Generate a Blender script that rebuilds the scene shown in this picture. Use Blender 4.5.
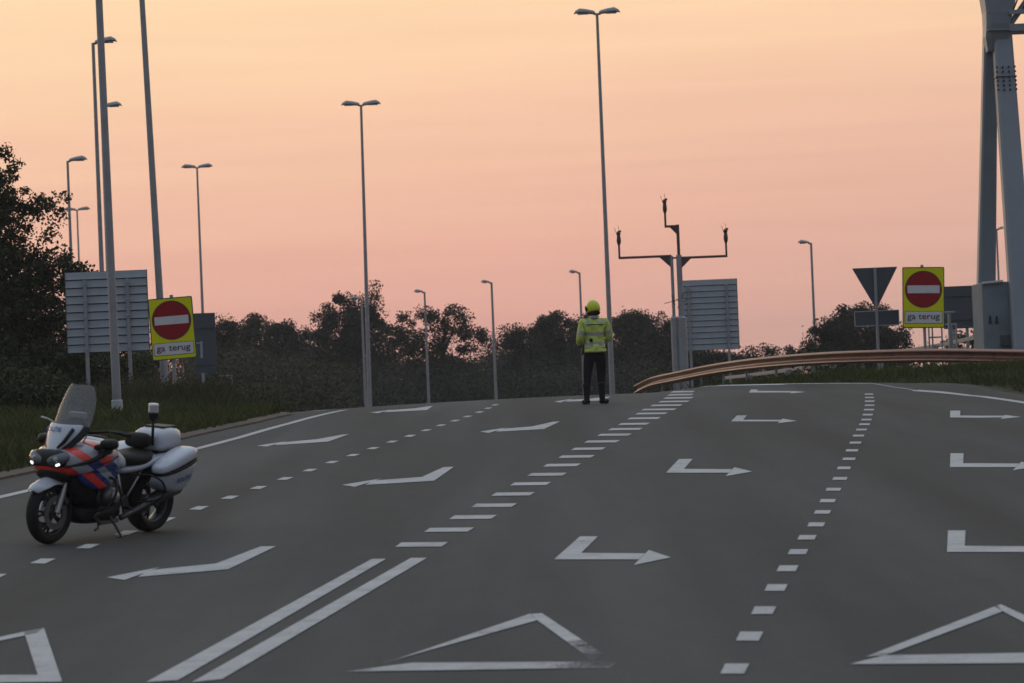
import bpy, bmesh, math, random
import numpy as np
from mathutils import Vector, Matrix

# ------------------------------------------------------------------ reset
for o in list(bpy.data.objects):
    bpy.data.objects.remove(o)
scene = bpy.context.scene
COL = scene.collection
random.seed(7)
rng = np.random.default_rng(7)

# ------------------------------------------------------------------ camera
W_PX, H_PX = 1024, 683
FPX = 3800.0
EYE = 2.36
ROLL = math.radians(2.3)
HORIZON_V = 400.0
PITCH = math.atan((HORIZON_V - H_PX / 2) / FPX)
fwd = Vector((0, math.cos(PITCH), math.sin(PITCH)))
up0 = Vector((0, -math.sin(PITCH), math.cos(PITCH)))
rt0 = Vector((1, 0, 0))
CR = rt0 * math.cos(ROLL) - up0 * math.sin(ROLL)
CU = rt0 * math.sin(ROLL) + up0 * math.cos(ROLL)
cam_d = bpy.data.cameras.new('camera')
cam_d.sensor_width = 36.0
cam_d.lens = FPX * 36.0 / W_PX
cam_d.clip_start = 0.5
cam_d.clip_end = 6000
cam_d.dof.use_dof = True
cam_d.dof.focus_distance = 62.0
cam_d.dof.aperture_fstop = 5.6
cam = bpy.data.objects.new('camera', cam_d)
COL.objects.link(cam)
m = Matrix((CR, CU, -fwd)).transposed().to_4x4()
m.translation = Vector((0, 0, EYE))
cam.matrix_world = m
scene.camera = cam

# ------------------------------------------------------------------ sky
world = bpy.data.worlds.new('World')
scene.world = world
world.use_nodes = True
nt = world.node_tree
nt.nodes.clear()
w_out = nt.nodes.new('ShaderNodeOutputWorld')
w_bg = nt.nodes.new('ShaderNodeBackground')
nt.links.new(w_bg.outputs[0], w_out.inputs[0])


def N(tree, typ, **kw):
    n = tree.nodes.new(typ)
    for k, v in kw.items():
        setattr(n, k, v)
    return n


def mth(tree, op, a, b=None, c=None):
    n = tree.nodes.new('ShaderNodeMath')
    n.operation = op
    for i, v in enumerate((a, b, c)):
        if v is None:
            continue
        if isinstance(v, (int, float)):
            n.inputs[i].default_value = v
        else:
            tree.links.new(v, n.inputs[i])
    return n.outputs[0]


def ramp(tree, fac, stops, interp='LINEAR'):
    r = tree.nodes.new('ShaderNodeValToRGB')
    r.color_ramp.interpolation = interp
    e = r.color_ramp.elements
    while len(e) > 1:
        e.remove(e[0])
    first = True
    for p, c in stops:
        if len(c) == 3:
            c = (*c, 1)
        if first:
            e[0].position = p
            e[0].color = c
            first = False
        else:
            x = e.new(p)
            x.color = c
    if fac is not None:
        tree.links.new(fac, r.inputs[0])
    return r.outputs[0]


def lin(r, g, b):
    def f(c):
        c /= 255.0
        return c / 12.92 if c <= 0.04045 else ((c + 0.055) / 1.055) ** 2.4
    return (f(r), f(g), f(b))


tc = N(nt, 'ShaderNodeTexCoord')
sep = N(nt, 'ShaderNodeSeparateXYZ')
nt.links.new(tc.outputs['Generated'], sep.inputs[0])
elev = mth(nt, 'ARCSINE', sep.outputs[2])
elevd = mth(nt, 'MULTIPLY', elev, 180 / math.pi)
# thin stratified cloud: stretch noise sideways, wobble the elevation with it
mp = N(nt, 'ShaderNodeMapping')
mp.inputs['Scale'].default_value = (5, 5, 70)
mp.inputs['Rotation'].default_value = (0, math.radians(-1.0), 0)
nt.links.new(tc.outputs['Generated'], mp.inputs[0])
nz = N(nt, 'ShaderNodeTexNoise')
nz.inputs['Scale'].default_value = 1.0
nz.inputs['Detail'].default_value = 4
nt.links.new(mp.outputs[0], nz.inputs['Vector'])
wob = mth(nt, 'MULTIPLY_ADD', nz.outputs['Fac'], 1.6, -0.8)
az = mth(nt, 'MULTIPLY', sep.outputs[0], -3.5)          # sun set to the left of the view
el2 = mth(nt, 'ADD', mth(nt, 'ADD', elevd, wob), mth(nt, 'MINIMUM', mth(nt, 'MAXIMUM', az, -0.9), 0.9))
fac = mth(nt, 'DIVIDE', mth(nt, 'MAXIMUM', el2, 0.0), 90.0)
warm = ramp(nt, fac, [
    (0.0, lin(226, 162, 149)), (1.2 / 90, lin(233, 171, 154)), (2.4 / 90, lin(238, 180, 158)),
    (3.8 / 90, lin(244, 193, 164)), (5.2 / 90, lin(252, 208, 170)), (7.5 / 90, lin(255, 221, 176)),
    (14 / 90, (0.92, 0.78, 0.56)), (28 / 90, (0.66, 0.68, 0.69)), (50 / 90, (0.58, 0.66, 0.76)), (1.0, (0.54, 0.63, 0.76))])
cool = ramp(nt, fac, [
    (0.0, (0.17, 0.185, 0.225)), (10 / 90, (0.215, 0.225, 0.27)), (28 / 90, (0.31, 0.345, 0.42)),
    (50 / 90, (0.46, 0.53, 0.62)), (1.0, (0.54, 0.63, 0.76))])
toward = N(nt, 'ShaderNodeMapRange')
toward.interpolation_type = 'SMOOTHSTEP'
toward.inputs[1].default_value = -0.35
toward.inputs[2].default_value = 0.85
nt.links.new(mth(nt, 'MULTIPLY_ADD', sep.outputs[0], -0.25, sep.outputs[1]), toward.inputs[0])
mixc = N(nt, 'ShaderNodeMix', data_type='RGBA')
nt.links.new(toward.outputs[0], mixc.inputs[0])
nt.links.new(cool, mixc.inputs[6])
nt.links.new(warm, mixc.inputs[7])
# greyer veil to the right of the view
veil = N(nt, 'ShaderNodeMapRange')
veil.inputs[1].default_value = 0.0
veil.inputs[2].default_value = 0.12
veil.inputs[3].default_value = 0.0
veil.inputs[4].default_value = 0.55
nt.links.new(sep.outputs[0], veil.inputs[0])
vf = mth(nt, 'MULTIPLY', veil.outputs[0], mth(nt, 'MINIMUM', mth(nt, 'MAXIMUM', mth(nt, 'MULTIPLY_ADD', elevd, -0.2, 1.25), 0.0), 1.0))
mixv = N(nt, 'ShaderNodeMix', data_type='RGBA')
nt.links.new(vf, mixv.inputs[0])
nt.links.new(mixc.outputs[2], mixv.inputs[6])
mixv.inputs[7].default_value = (*lin(216, 177, 158), 1)
mp2 = N(nt, 'ShaderNodeMapping')
mp2.inputs['Scale'].default_value = (9, 9, 190)
mp2.inputs['Rotation'].default_value = (0, math.radians(2.0), 0)
nt.links.new(tc.outputs['Generated'], mp2.inputs[0])
nz2 = N(nt, 'ShaderNodeTexNoise')
nz2.inputs['Scale'].default_value = 1.0
nz2.inputs['Detail'].default_value = 5
nz2.inputs['Distortion'].default_value = 0.6
nt.links.new(mp2.outputs[0], nz2.inputs['Vector'])
streak = mth(nt, 'MULTIPLY_ADD', nz2.outputs['Fac'], 0.14, 0.945)
sc = N(nt, 'ShaderNodeVectorMath', operation='SCALE')
nt.links.new(mixv.outputs[2], sc.inputs[0])
nt.links.new(streak, sc.inputs['Scale'])
nt.links.new(sc.outputs[0], w_bg.inputs[0])
w_bg.inputs[1].default_value = 1.05

sun_d = bpy.data.lights.new('sun', 'SUN')
sun_d.energy = 0.15
sun_d.angle = math.radians(15)
sun_d.color = (1.0, 0.72, 0.5)
sun = bpy.data.objects.new('sun', sun_d)
COL.objects.link(sun)
sun.rotation_euler = Vector((0.30, -0.94, -0.12)).to_track_quat('-Z', 'Y').to_euler()

vs = scene.view_settings
vs.view_transform = 'Standard'
vs.look = 'None'
vs.exposure = 0.0
vs.gamma = 1.0
vs.use_curve_mapping = False
scene.render.engine = 'CYCLES'
scene.cycles.max_bounces = 6
scene.cycles.transparent_max_bounces = 12

# ------------------------------------------------------------------ camera helpers


def ray(u, v):
    d = fwd * FPX + CR * (u - W_PX / 2) + CU * (H_PX / 2 - v)
    return d / d.y


def P(u, v, Y):
    """world point on the pixel's ray at depth Y"""
    d = ray(u, v)
    return Vector((0, 0, EYE)) + d * Y


# ------------------------------------------------------------------ terrain functions
G = 0.0338
Y1, Y2 = 60.0, 82.0


def sstep(a, b, x):
    t = min(1.0, max(0.0, (x - a) / (b - a)))
    return t * t * (3 - 2 * t)


def interp(tab, y):
    if y <= tab[0][0]:
        return tab[0][1]
    for (a, fa), (b, fb) in zip(tab, tab[1:]):
        if y <= b:
            return fa + (fb - fa) * (y - a) / (b - a)
    return tab[-1][1]


RIGHT = [(-60, 60), (0, 60), (20, 34), (35, 17), (45, 11.6), (55, 9.6), (63.6, 8.95), (68, 8.75), (71, 8.6), (74, 8.25), (77, 7.55), (79, 6.8), (81, 5.85), (83, 4.8),
         (90, 3.6), (100, 1.6), (120, -3), (150, -12), (260, -50)]
LEFT = [(-60, -60), (0, -60), (20, -34), (32, -13), (40, -8.6), (47, -6.75), (50, -6.35), (60, -5.2), (66, -4.55), (72, -4.25), (76, -4.6), (82, -5.6),
        (100, -9.5), (120, -15), (150, -25), (260, -64)]


def prof(Y):
    if Y < Y1:
        return G * Y
    if Y < Y2:
        t = Y - Y1
        return G * Y1 + G * t - G * t * t / (2 * (Y2 - Y1))
    z2 = G * Y1 + G * (Y2 - Y1) / 2
    t = Y - Y2
    return z2 - 0.9 * sstep(0, 90, t)


BANK = [(x, y) for y, x in RIGHT if 66 < y < 92]


def bank(X, Y):
    """the right edge of the bend is banked up a little"""
    if Y < 62 or X < 1:
        return 0.0
    best = 99.0
    for (ax, ay), (bx, by) in zip(BANK, BANK[1:]):
        dx, dy = bx - ax, by - ay
        t = max(0.0, min(1.0, ((X - ax) * dx + (Y - ay) * dy) / (dx * dx + dy * dy)))
        best = min(best, math.hypot(X - ax - t * dx, Y - ay - t * dy))
    if X > interp(RIGHT, Y):
        best = 0.0
    return 0.13 * (1 - sstep(0.1, 1.7, best)) * sstep(66, 73, Y) * (1 - sstep(83, 87, Y))


def H(X, Y):
    """road surface height"""
    xc = -1.2 + 0.055 * (Y - 30) if Y < 100 else 2.65
    c = 0.0028 * (X - xc) ** 2
    return prof(Y) - min(c, 0.12) * sstep(40, 70, Y) + bank(X, Y)


def T(X, Y):
    """terrain height beside and under the road"""
    z = H(X, Y) - 0.05
    xr = interp(RIGHT, Y)
    if X > xr and Y > 55:
        z += 0.24 * sstep(0.3, 3.2, X - xr) * sstep(60, 78, Y) * (1 - sstep(98, 112, Y))
    xl = interp(LEFT, Y)
    if X < xl:
        z += 0.16 * sstep(0.4, 4.0, xl - X)
    if Y > 170:
        z -= 1.0 * sstep(170, 300, Y)
    return z


def hit(u, v):
    """where the pixel's ray meets the road"""
    d = ray(u, v)
    best, bp = 9, None
    y = 12.0
    while y < 95:
        q = Vector((0, 0, EYE)) + d * y
        g = q.z - H(q.x, q.y)
        if g < best:
            best, bp = g, q
        if g <= 0:
            a, b = y - 0.25, y
            for _ in range(18):
                c = (a + b) / 2
                q = Vector((0, 0, EYE)) + d * c
                if q.z > H(q.x, q.y):
                    a = c
                else:
                    b = c
            return q
        y += 0.25
    return bp


# ------------------------------------------------------------------ materials
MATS = {}


def mat(name, col, rough=0.6, metal=0.0, spec=0.5, noise=0.0, nscale=20.0, bump=0.0, bscale=60.0, coat=0.0, dark=None, emit=None, estr=0.0, detail=5):
    if name in MATS:
        return MATS[name]
    mt = bpy.data.materials.new(name)
    mt.use_nodes = True
    t = mt.node_tree
    b = t.nodes['Principled BSDF']
    b.inputs['Roughness'].default_value = rough
    b.inputs['Metallic'].default_value = metal
    b.inputs['Specular IOR Level'].default_value = spec
    b.inputs['Coat Weight'].default_value = coat
    b.inputs['Base Color'].default_value = (*col, 1)
    c = N(t, 'ShaderNodeTexCoord')
    if noise > 0:
        n = N(t, 'ShaderNodeTexNoise')
        n.inputs['Scale'].default_value = nscale
        n.inputs['Detail'].default_value = detail
        t.links.new(c.outputs['Object'], n.inputs['Vector'])
        d = dark if dark else tuple(x * (1 - noise) for x in col)
        h = tuple(min(1, x * (1 + noise * 0.6)) for x in col)
        o = ramp(t, n.outputs['Fac'], [(0.25, d), (0.5, col), (0.75, h)])
        t.links.new(o, b.inputs['Base Color'])
        rr = mth(t, 'MULTIPLY_ADD', n.outputs['Fac'], 0.2, rough - 0.1)
        t.links.new(rr, b.inputs['Roughness'])
    if bump > 0:
        n2 = N(t, 'ShaderNodeTexNoise')
        n2.inputs['Scale'].default_value = bscale
        n2.inputs['Detail'].default_value = 4
        t.links.new(c.outputs['Object'], n2.inputs['Vector'])
        bp = N(t, 'ShaderNodeBump')
        bp.inputs['Strength'].default_value = bump
        bp.inputs['Distance'].default_value = 0.01
        t.links.new(n2.outputs['Fac'], bp.inputs['Height'])
        t.links.new(bp.outputs[0], b.inputs['Normal'])
    if emit:
        b.inputs['Emission Color'].default_value = (*emit, 1)
        b.inputs['Emission Strength'].default_value = estr
    MATS[name] = mt
    return mt


def asphalt_material():
    mt = bpy.data.materials.new('asphalt')
    mt.use_nodes = True
    t = mt.node_tree
    b = t.nodes['Principled BSDF']
    c = N(t, 'ShaderNodeTexCoord')
    big = N(t, 'ShaderNodeTexNoise')
    big.inputs['Scale'].default_value = 0.22
    big.inputs['Detail'].default_value = 5
    m1 = N(t, 'ShaderNodeMapping')
    m1.inputs['Rotation'].default_value = (0, 0, math.radians(6.5))
    m1.inputs['Scale'].default_value = (3.2, 0.16, 1)
    t.links.new(c.outputs['Object'], m1.inputs[0])
    t.links.new(m1.outputs[0], big.inputs['Vector'])
    fine = N(t, 'ShaderNodeTexNoise')
    fine.inputs['Scale'].default_value = 45
    fine.inputs['Detail'].default_value = 3
    t.links.new(c.outputs['Object'], fine.inputs['Vector'])
    mid = N(t, 'ShaderNodeTexNoise')
    mid.inputs['Scale'].default_value = 3.0
    mid.inputs['Detail'].default_value = 6
    m2 = N(t, 'ShaderNodeMapping')
    m2.inputs['Scale'].default_value = (1.0, 0.3, 1)
    t.links.new(c.outputs['Object'], m2.inputs[0])
    t.links.new(m2.outputs[0], mid.inputs['Vector'])
    s = mth(t, 'ADD', mth(t, 'MULTIPLY', big.outputs['Fac'], 0.72), mth(t, 'MULTIPLY', mid.outputs['Fac'], 0.10))
    s = mth(t, 'ADD', s, mth(t, 'MULTIPLY', fine.outputs['Fac'], 0.36))
    col = ramp(t, s, [(0.42, (0.029, 0.0305, 0.031)), (0.58, (0.0475, 0.0510, 0.0528)), (0.74, (0.073, 0.0765, 0.0775))])
    t.links.new(col, b.inputs['Base Color'])
    b.inputs['Roughness'].default_value = 0.93
    b.inputs['Specular IOR Level'].default_value = 0.25
    bp = N(t, 'ShaderNodeBump')
    bp.inputs['Strength'].default_value = 0.5
    bp.inputs['Distance'].default_value = 0.006
    t.links.new(fine.outputs['Fac'], bp.inputs['Height'])
    t.links.new(bp.outputs[0], b.inputs['Normal'])
    return mt


def paint_material(name='road_paint', fades=()):
    """road paint; chips show the asphalt under it, and it is driven off round the points in fades (x, y, r0, r1)"""
    mt = bpy.data.materials.new(name)
    mt.use_nodes = True
    t = mt.node_tree
    b = t.nodes['Principled BSDF']
    c = N(t, 'ShaderNodeTexCoord')
    n = N(t, 'ShaderNodeTexNoise')
    n.inputs['Scale'].default_value = 2.2
    n.inputs['Detail'].default_value = 10
    n.inputs['Roughness'].default_value = 0.72
    t.links.new(c.outputs['Object'], n.inputs['Vector'])
    n2 = N(t, 'ShaderNodeTexNoise')
    n2.inputs['Scale'].default_value = 38
    n2.inputs['Detail'].default_value = 4
    t.links.new(c.outputs['Object'], n2.inputs['Vector'])
    s = mth(t, 'ADD', mth(t, 'MULTIPLY', n.outputs['Fac'], 0.62), mth(t, 'MULTIPLY', n2.outputs['Fac'], 0.38))
    col = ramp(t, s, [(0.35, (0.30, 0.305, 0.31)), (0.5, (0.42, 0.425, 0.43)), (0.64, (0.50, 0.505, 0.515))])
    t.links.new(col, b.inputs['Base Color'])
    b.inputs['Roughness'].default_value = 0.85
    b.inputs['Specular IOR Level'].default_value = 0.25
    keep = s
    for x, y, r0, r1 in fades:
        d = N(t, 'ShaderNodeVectorMath', operation='DISTANCE')
        d.inputs[1].default_value = (x, y * 0.2, 0)
        fl = N(t, 'ShaderNodeVectorMath', operation='MULTIPLY')
        fl.inputs[1].default_value = (1, 0.2, 0)
        t.links.new(c.outputs['Object'], fl.inputs[0])
        t.links.new(fl.outputs[0], d.inputs[0])
        mr = N(t, 'ShaderNodeMapRange')
        mr.interpolation_type = 'SMOOTHSTEP'
        mr.inputs[1].default_value = r0
        mr.inputs[2].default_value = r1
        mr.inputs[3].default_value = -0.32
        mr.inputs[4].default_value = 0.0
        t.links.new(d.outputs['Value'], mr.inputs[0])
        keep = mth(t, 'ADD', keep, mr.outputs[0])
    al = N(t, 'ShaderNodeMapRange')
    al.inputs[1].default_value = 0.20
    al.inputs[2].default_value = 0.42
    t.links.new(keep, al.inputs[0])
    t.links.new(al.outputs[0], b.inputs['Alpha'])
    return mt


def leaf_material(name, c1, c2, scale=0.8):
    mt = bpy.data.materials.new(name)
    mt.use_nodes = True
    t = mt.node_tree
    b = t.nodes['Principled BSDF']
    b.inputs['Roughness'].default_value = 0.75
    b.inputs['Specular IOR Level'].default_value = 0.1
    g = N(t, 'ShaderNodeNewGeometry')
    n = N(t, 'ShaderNodeTexNoise')
    n.inputs['Scale'].default_value = scale
    c = N(t, 'ShaderNodeTexCoord')
    t.links.new(c.outputs['Object'], n.inputs['Vector'])
    s = mth(t, 'ADD', mth(t, 'MULTIPLY', g.outputs['Random Per Island'], 0.55), mth(t, 'MULTIPLY', n.outputs['Fac'], 0.5))
    col = ramp(t, s, [(0.2, c1), (0.8, c2)])
    t.links.new(col, b.inputs['Base Color'])
    return mt


M_ASPH = asphalt_material()
M_PAINT = paint_material()
M_SOIL = mat('verge_soil', (0.05, 0.05, 0.03), 0.95, noise=0.5, nscale=1.5, spec=0.1, bump=0.6, bscale=8)
M_STRIP = mat('edge_strip', (0.12, 0.10, 0.085), 0.95, noise=0.45, nscale=5, spec=0.1, bump=0.5, bscale=30)
M_GALV = mat('galvanised_steel', (0.33, 0.35, 0.37), 0.5, metal=0.55, noise=0.18, nscale=4)
M_GALV_D = mat('weathered_galvanised', (0.265, 0.275, 0.295), 0.55, metal=0.25, noise=0.2, nscale=3)
M_RAIL = mat('guardrail_zinc_sky_tint', (0.19, 0.085, 0.068), 0.45, metal=0.25, spec=0.35, noise=0.5, nscale=2.2)  # neutral zinc coloured red-brown: the sunset sky's reflection is put into the base colour
M_ALU = mat('aluminium_profile', (0.36, 0.405, 0.445), 0.5, metal=0.3, noise=0.12, nscale=3)
M_ALU_D = mat('sign_back_grey', (0.058, 0.074, 0.088), 0.6, metal=0.1, noise=0.15, nscale=2)
M_BLACK = mat('black_plastic', (0.009, 0.009, 0.010), 0.5, noise=0.3, nscale=30, spec=0.25)
M_DARKSTEEL = mat('dark_steel', (0.05, 0.05, 0.055), 0.4, metal=0.7, noise=0.3, nscale=20)
M_STEEL_P = mat('painted_gantry_steel', (0.20, 0.235, 0.27), 0.5, metal=0.1, noise=0.14, nscale=1.2)
M_CONC = mat('plinth_concrete', (0.18, 0.215, 0.245), 0.85, noise=0.25, nscale=1.5, bump=0.3, bscale=12)
M_YEL = mat('sign_yellow', (0.66, 0.66, 0.0), 0.6, spec=0.2, noise=0.06, nscale=6)
M_RED = mat('sign_red', (0.27, 0.004, 0.010), 0.6, spec=0.2, noise=0.08, nscale=6)
M_WHITE = mat('sign_white', (0.58, 0.58, 0.6), 0.5, noise=0.08, nscale=6)
M_INK = mat('sign_ink', (0.02, 0.02, 0.025), 0.6)
M_BARK = mat('bark', (0.045, 0.038, 0.03), 0.95, noise=0.4, nscale=6, bump=0.8, bscale=14)
M_RUST = mat('red_brown_mast', (0.085, 0.045, 0.045), 0.6, metal=0.2, noise=0.25, nscale=6)
M_LEAF_NEAR = leaf_material('leaf_near', (0.018, 0.023, 0.011), (0.052, 0.060, 0.024))
M_LEAF_FAR = leaf_material('leaf_far', (0.032, 0.034, 0.026), (0.054, 0.056, 0.040), 0.25)
M_LEAF_OLIVE = leaf_material('leaf_olive', (0.044, 0.042, 0.028), (0.078, 0.072, 0.046), 0.3)
M_GRASS = leaf_material('grass_blades', (0.040, 0.050, 0.015), (0.100, 0.108, 0.036), 0.5)
M_WEED = leaf_material('weed_stems', (0.040, 0.042, 0.019), (0.085, 0.078, 0.040), 0.6)

# ------------------------------------------------------------------ mesh helpers


class MB:
    def __init__(self):
        self.v, self.f, self.m = [], [], []
        self.mats = []
        self.cur = 0

    def use(self, material):
        if material not in self.mats:
            self.mats.append(material)
        self.cur = self.mats.index(material)
        return self

    def add(self, verts, faces):
        b = len(self.v)
        self.v.extend([tuple(p) for p in verts])
        for f in faces:
            self.f.append([i + b for i in f])
            self.m.append(self.cur)

    def box(self, c, s, rot=None):
        c = Vector(c)
        vs_ = []
        for x in (-.5, .5):
            for y in (-.5, .5):
                for z in (-.5, .5):
                    p = Vector((x * s[0], y * s[1], z * s[2]))
                    if rot is not None:
                        p = rot @ p
                    vs_.append(c + p)
        self.add(vs_, [(0, 1, 3, 2), (4, 6, 7, 5), (0, 4, 5, 1), (2, 3, 7, 6), (0, 2, 6, 4), (1, 5, 7, 3)])
        return self

    def tube(self, pts, r, n=10, caps=True):
        """r: one radius or one per point"""
        pts = [Vector(p) for p in pts]
        if isinstance(r, (int, float)):
            r = [r] * len(pts)
        rings = []
        for i, p in enumerate(pts):
            if i == 0:
                d = pts[1] - p
            elif i == len(pts) - 1:
                d = p - pts[i - 1]
            else:
                d = (pts[i + 1] - p).normalized() + (p - pts[i - 1]).normalized()
            d.normalize()
            a = Vector((0, 0, 1)) if abs(d.z) < 0.95 else Vector((0, 1, 0))
            x = d.cross(a).normalized()
            y = d.cross(x).normalized()
            rings.append([p + (x * math.cos(2 * math.pi * k / n) + y * math.sin(2 * math.pi * k / n)) * r[i] for k in range(n)])
        self.rings(rings, caps)
        return self

    def rings(self, rings, caps=True, closed=True):
        n = len(rings[0])
        vs_ = [p for rg in rings for p in rg]
        fs = []
        for i in range(len(rings) - 1):
            for k in range(n if closed else n - 1):
                k2 = (k + 1) % n
                fs.append((i * n + k, i * n + k2, (i + 1) * n + k2, (i + 1) * n + k))
        if caps and closed:
            fs.append(tuple(reversed(range(n))))
            b = (len(rings) - 1) * n
            fs.append(tuple(b + k for k in range(n)))
        self.add(vs_, fs)
        return self

    def lathe(self, c, axis, prof_, n=24, cap=True):
        """prof_: list of (radius, offset along axis)"""
        c = Vector(c)
        d = Vector(axis).normalized()
        a = Vector((0, 0, 1)) if abs(d.z) < 0.95 else Vector((0, 1, 0))
        x = d.cross(a).normalized()
        y = d.cross(x).normalized()
        rg = [[c + d * o + (x * math.cos(2 * math.pi * k / n) + y * math.sin(2 * math.pi * k / n)) * r for k in range(n)] for r, o in prof_]
        self.rings(rg, cap)
        return self

    def prism(self, poly, d):
        """poly: 3D points (flat), d: extrusion vector"""
        d = Vector(d)
        n = len(poly)
        a = [Vector(p) for p in poly]
        vs_ = a + [p + d for p in a]
        fs = [tuple(reversed(range(n))), tuple(n + k for k in range(n))]
        for k in range(n):
            k2 = (k + 1) % n
            fs.append((k, k2, n + k2, n + k))
        self.add(vs_, fs)
        return self

    def build(self, name, material=None, parent=None, smooth=False, bevel=0.0, subsurf=0, fixn=True, solid=0.0, auto=None):
        me = bpy.data.meshes.new(name)
        me.from_pydata(self.v, [], self.f)
        if material is not None and not self.mats:
            me.materials.append(material)
        for mm in self.mats:
            me.materials.append(mm)
        if self.mats:
            for p, i in zip(me.polygons, self.m):
                p.material_index = i
        if fixn:
            bm = bmesh.new()
            bm.from_mesh(me)
            bmesh.ops.recalc_face_normals(bm, faces=bm.faces)
            bm.to_mesh(me)
            bm.free()
        if smooth:
            for p in me.polygons:
                p.use_smooth = True
        if auto is not None:
            me.set_sharp_from_angle(angle=math.radians(auto))
        o = bpy.data.objects.new(name, me)
        COL.objects.link(o)
        if parent is not None:
            o.parent = parent
        if solid:
            md = o.modifiers.new('thickness', 'SOLIDIFY')
            md.thickness = solid
            md.offset = 0
        if bevel:
            md = o.modifiers.new('bevel', 'BEVEL')
            md.width = bevel
            md.segments = 2
            md.limit_method = 'ANGLE'
        if subsurf:
            md = o.modifiers.new('subdivision', 'SUBSURF')
            md.levels = md.render_levels = subsurf
        return o


def tag(o, label=None, cat=None, group=None, kind=None):
    if label:
        o['label'] = label
    if cat:
        o['category'] = cat
    if group:
        o['group'] = group
    if kind:
        o['kind'] = kind
    return o


def thing(name, loc, label, cat, group=None, rz=0.0):
    e = bpy.data.objects.new(name, None)
    e.empty_display_size = 0.3
    COL.objects.link(e)
    e.location = loc
    e.rotation_euler = (0, 0, rz)
    tag(e, label, cat, group)
    return e


def text_mesh(body, size, name, material, parent, matrix, sx=1.0, extrude=0.0, bold=0.0):
    cu = bpy.data.curves.new(name, 'FONT')
    cu.body = body
    cu.size = size
    cu.align_x = 'CENTER'
    cu.align_y = 'CENTER'
    cu.extrude = extrude
    cu.offset = bold
    cu.resolution_u = 3
    to = bpy.data.objects.new(name + '_tmp', cu)
    COL.objects.link(to)
    bpy.context.view_layer.update()
    dg = bpy.context.evaluated_depsgraph_get()
    me = bpy.data.meshes.new_from_object(to.evaluated_get(dg))
    bpy.data.objects.remove(to)
    me.materials.clear()
    me.materials.append(material)
    for v in me.vertices:
        v.co = matrix @ Vector((v.co.x * sx, v.co.y, v.co.z))
    o = bpy.data.objects.new(name, me)
    COL.objects.link(o)
    o.parent = parent
    return o


# ------------------------------------------------------------------ ground and road
def grid_obj(name, xs_fn, ys, zf, material):
    vs_, fs = [], []
    nx = None
    for y in ys:
        xs = xs_fn(y)
        nx = len(xs)
        vs_.extend([(x, y, zf(x, y)) for x in xs])
    for j in range(len(ys) - 1):
        for i in range(nx - 1):
            fs.append((j * nx + i, j * nx + i + 1, (j + 1) * nx + i + 1, (j + 1) * nx + i))
    me = bpy.data.meshes.new(name)
    me.from_pydata(vs_, [], fs)
    me.materials.append(material)
    for p in me.polygons:
        p.use_smooth = True
    o = bpy.data.objects.new(name, me)
    COL.objects.link(o)
    return o


def span(a, b, s):
    n = max(1, int(round((b - a) / s)))
    return [a + (b - a) * i / n for i in range(n)]


gx = span(-1400, -400, 250) + span(-400, -60, 40) + span(-60, -20, 4) + span(-20, 20, 0.5) + span(20, 60, 4) + span(60, 400, 40) + span(400, 1400, 250) + [1400]
gy = span(-60, 40, 10) + span(40, 110, 0.7) + span(110, 180, 2.5) + span(180, 320, 10) + span(320, 1500, 200) + [1500]
ground = grid_obj('ground', lambda y: gx, gy, T, M_SOIL)
tag(ground, 'dark grassy ground falling away on both sides of the road', kind='structure')

ry = span(-60, 40, 4) + span(40, 100, 0.5) + span(100, 180, 2) + [180]


def rxs(y):
    a, b = interp(LEFT, y), interp(RIGHT, y)
    return [a + (b - a) * i / 30 for i in range(31)]


road = grid_obj('road', rxs, ry, H, M_ASPH)
tag(road, 'grey asphalt slip road rising to a crest with white lane markings', kind='structure')

# edge strip: low worn concrete band between asphalt and verge on the left
eb = MB()
rings_ = []
for y in span(20, 130, 0.8):
    x = interp(LEFT, y)
    w = 0.26 + 0.03 * math.sin(y * 1.7)
    z = H(x, y)
    rings_.append([Vector((x + 0.03, y, z - 0.08)), Vector((x + 0.03, y, z + 0.03)), Vector((x - w, y, z + 0.05)), Vector((x - w, y, z - 0.12))])
eb.rings(rings_)
kerb = eb.build('kerb', M_STRIP)
tag(kerb, 'pale worn edging strip along the left side of the asphalt', kind='structure')


def marking(name, polys, material=M_PAINT, lift=0.006, sub=0.6):
    """flat painted shape; polys are lists of ground points (x, y)"""
    bm = bmesh.new()
    for poly in polys:
        vv = [bm.verts.new((p[0], p[1], 0)) for p in poly]
        bm.faces.new(vv)
    bmesh.ops.triangulate(bm, faces=bm.faces)
    for _ in range(4):
        es = [e for e in bm.edges if e.calc_length() > sub]
        if not es:
            break
        bmesh.ops.subdivide_edges(bm, edges=es, cuts=1)
        bmesh.ops.triangulate(bm, faces=bm.faces)
    for v in bm.verts:
        v.co.z = H(v.co.x, v.co.y) + lift
    bmesh.ops.recalc_face_normals(bm, faces=bm.faces)
    for f in bm.faces:
        if f.normal.z < 0:
            f.normal_flip()
    me = bpy.data.meshes.new(name)
    bm.to_mesh(me)
    bm.free()
    me.materials.append(material)
    o = bpy.data.objects.new(name, me)
    COL.objects.link(o)
    o.parent = road
    return o


def gp(pts):
    return [tuple(hit(u, v)[:2]) for u, v in pts]


def quads_along(a, b):
    """strip between two polylines of equal length"""
    return [[a[i], a[i + 1], b[i + 1], b[i]] for i in range(len(a) - 1)]


# double line
marking('centre_line', [gp([(146, 683), (372, 559.5), (386, 559.5), (178, 681)])])
marking('centre_line', [gp([(192, 683), (411, 558.5), (427, 558.5), (222, 680)])])
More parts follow.
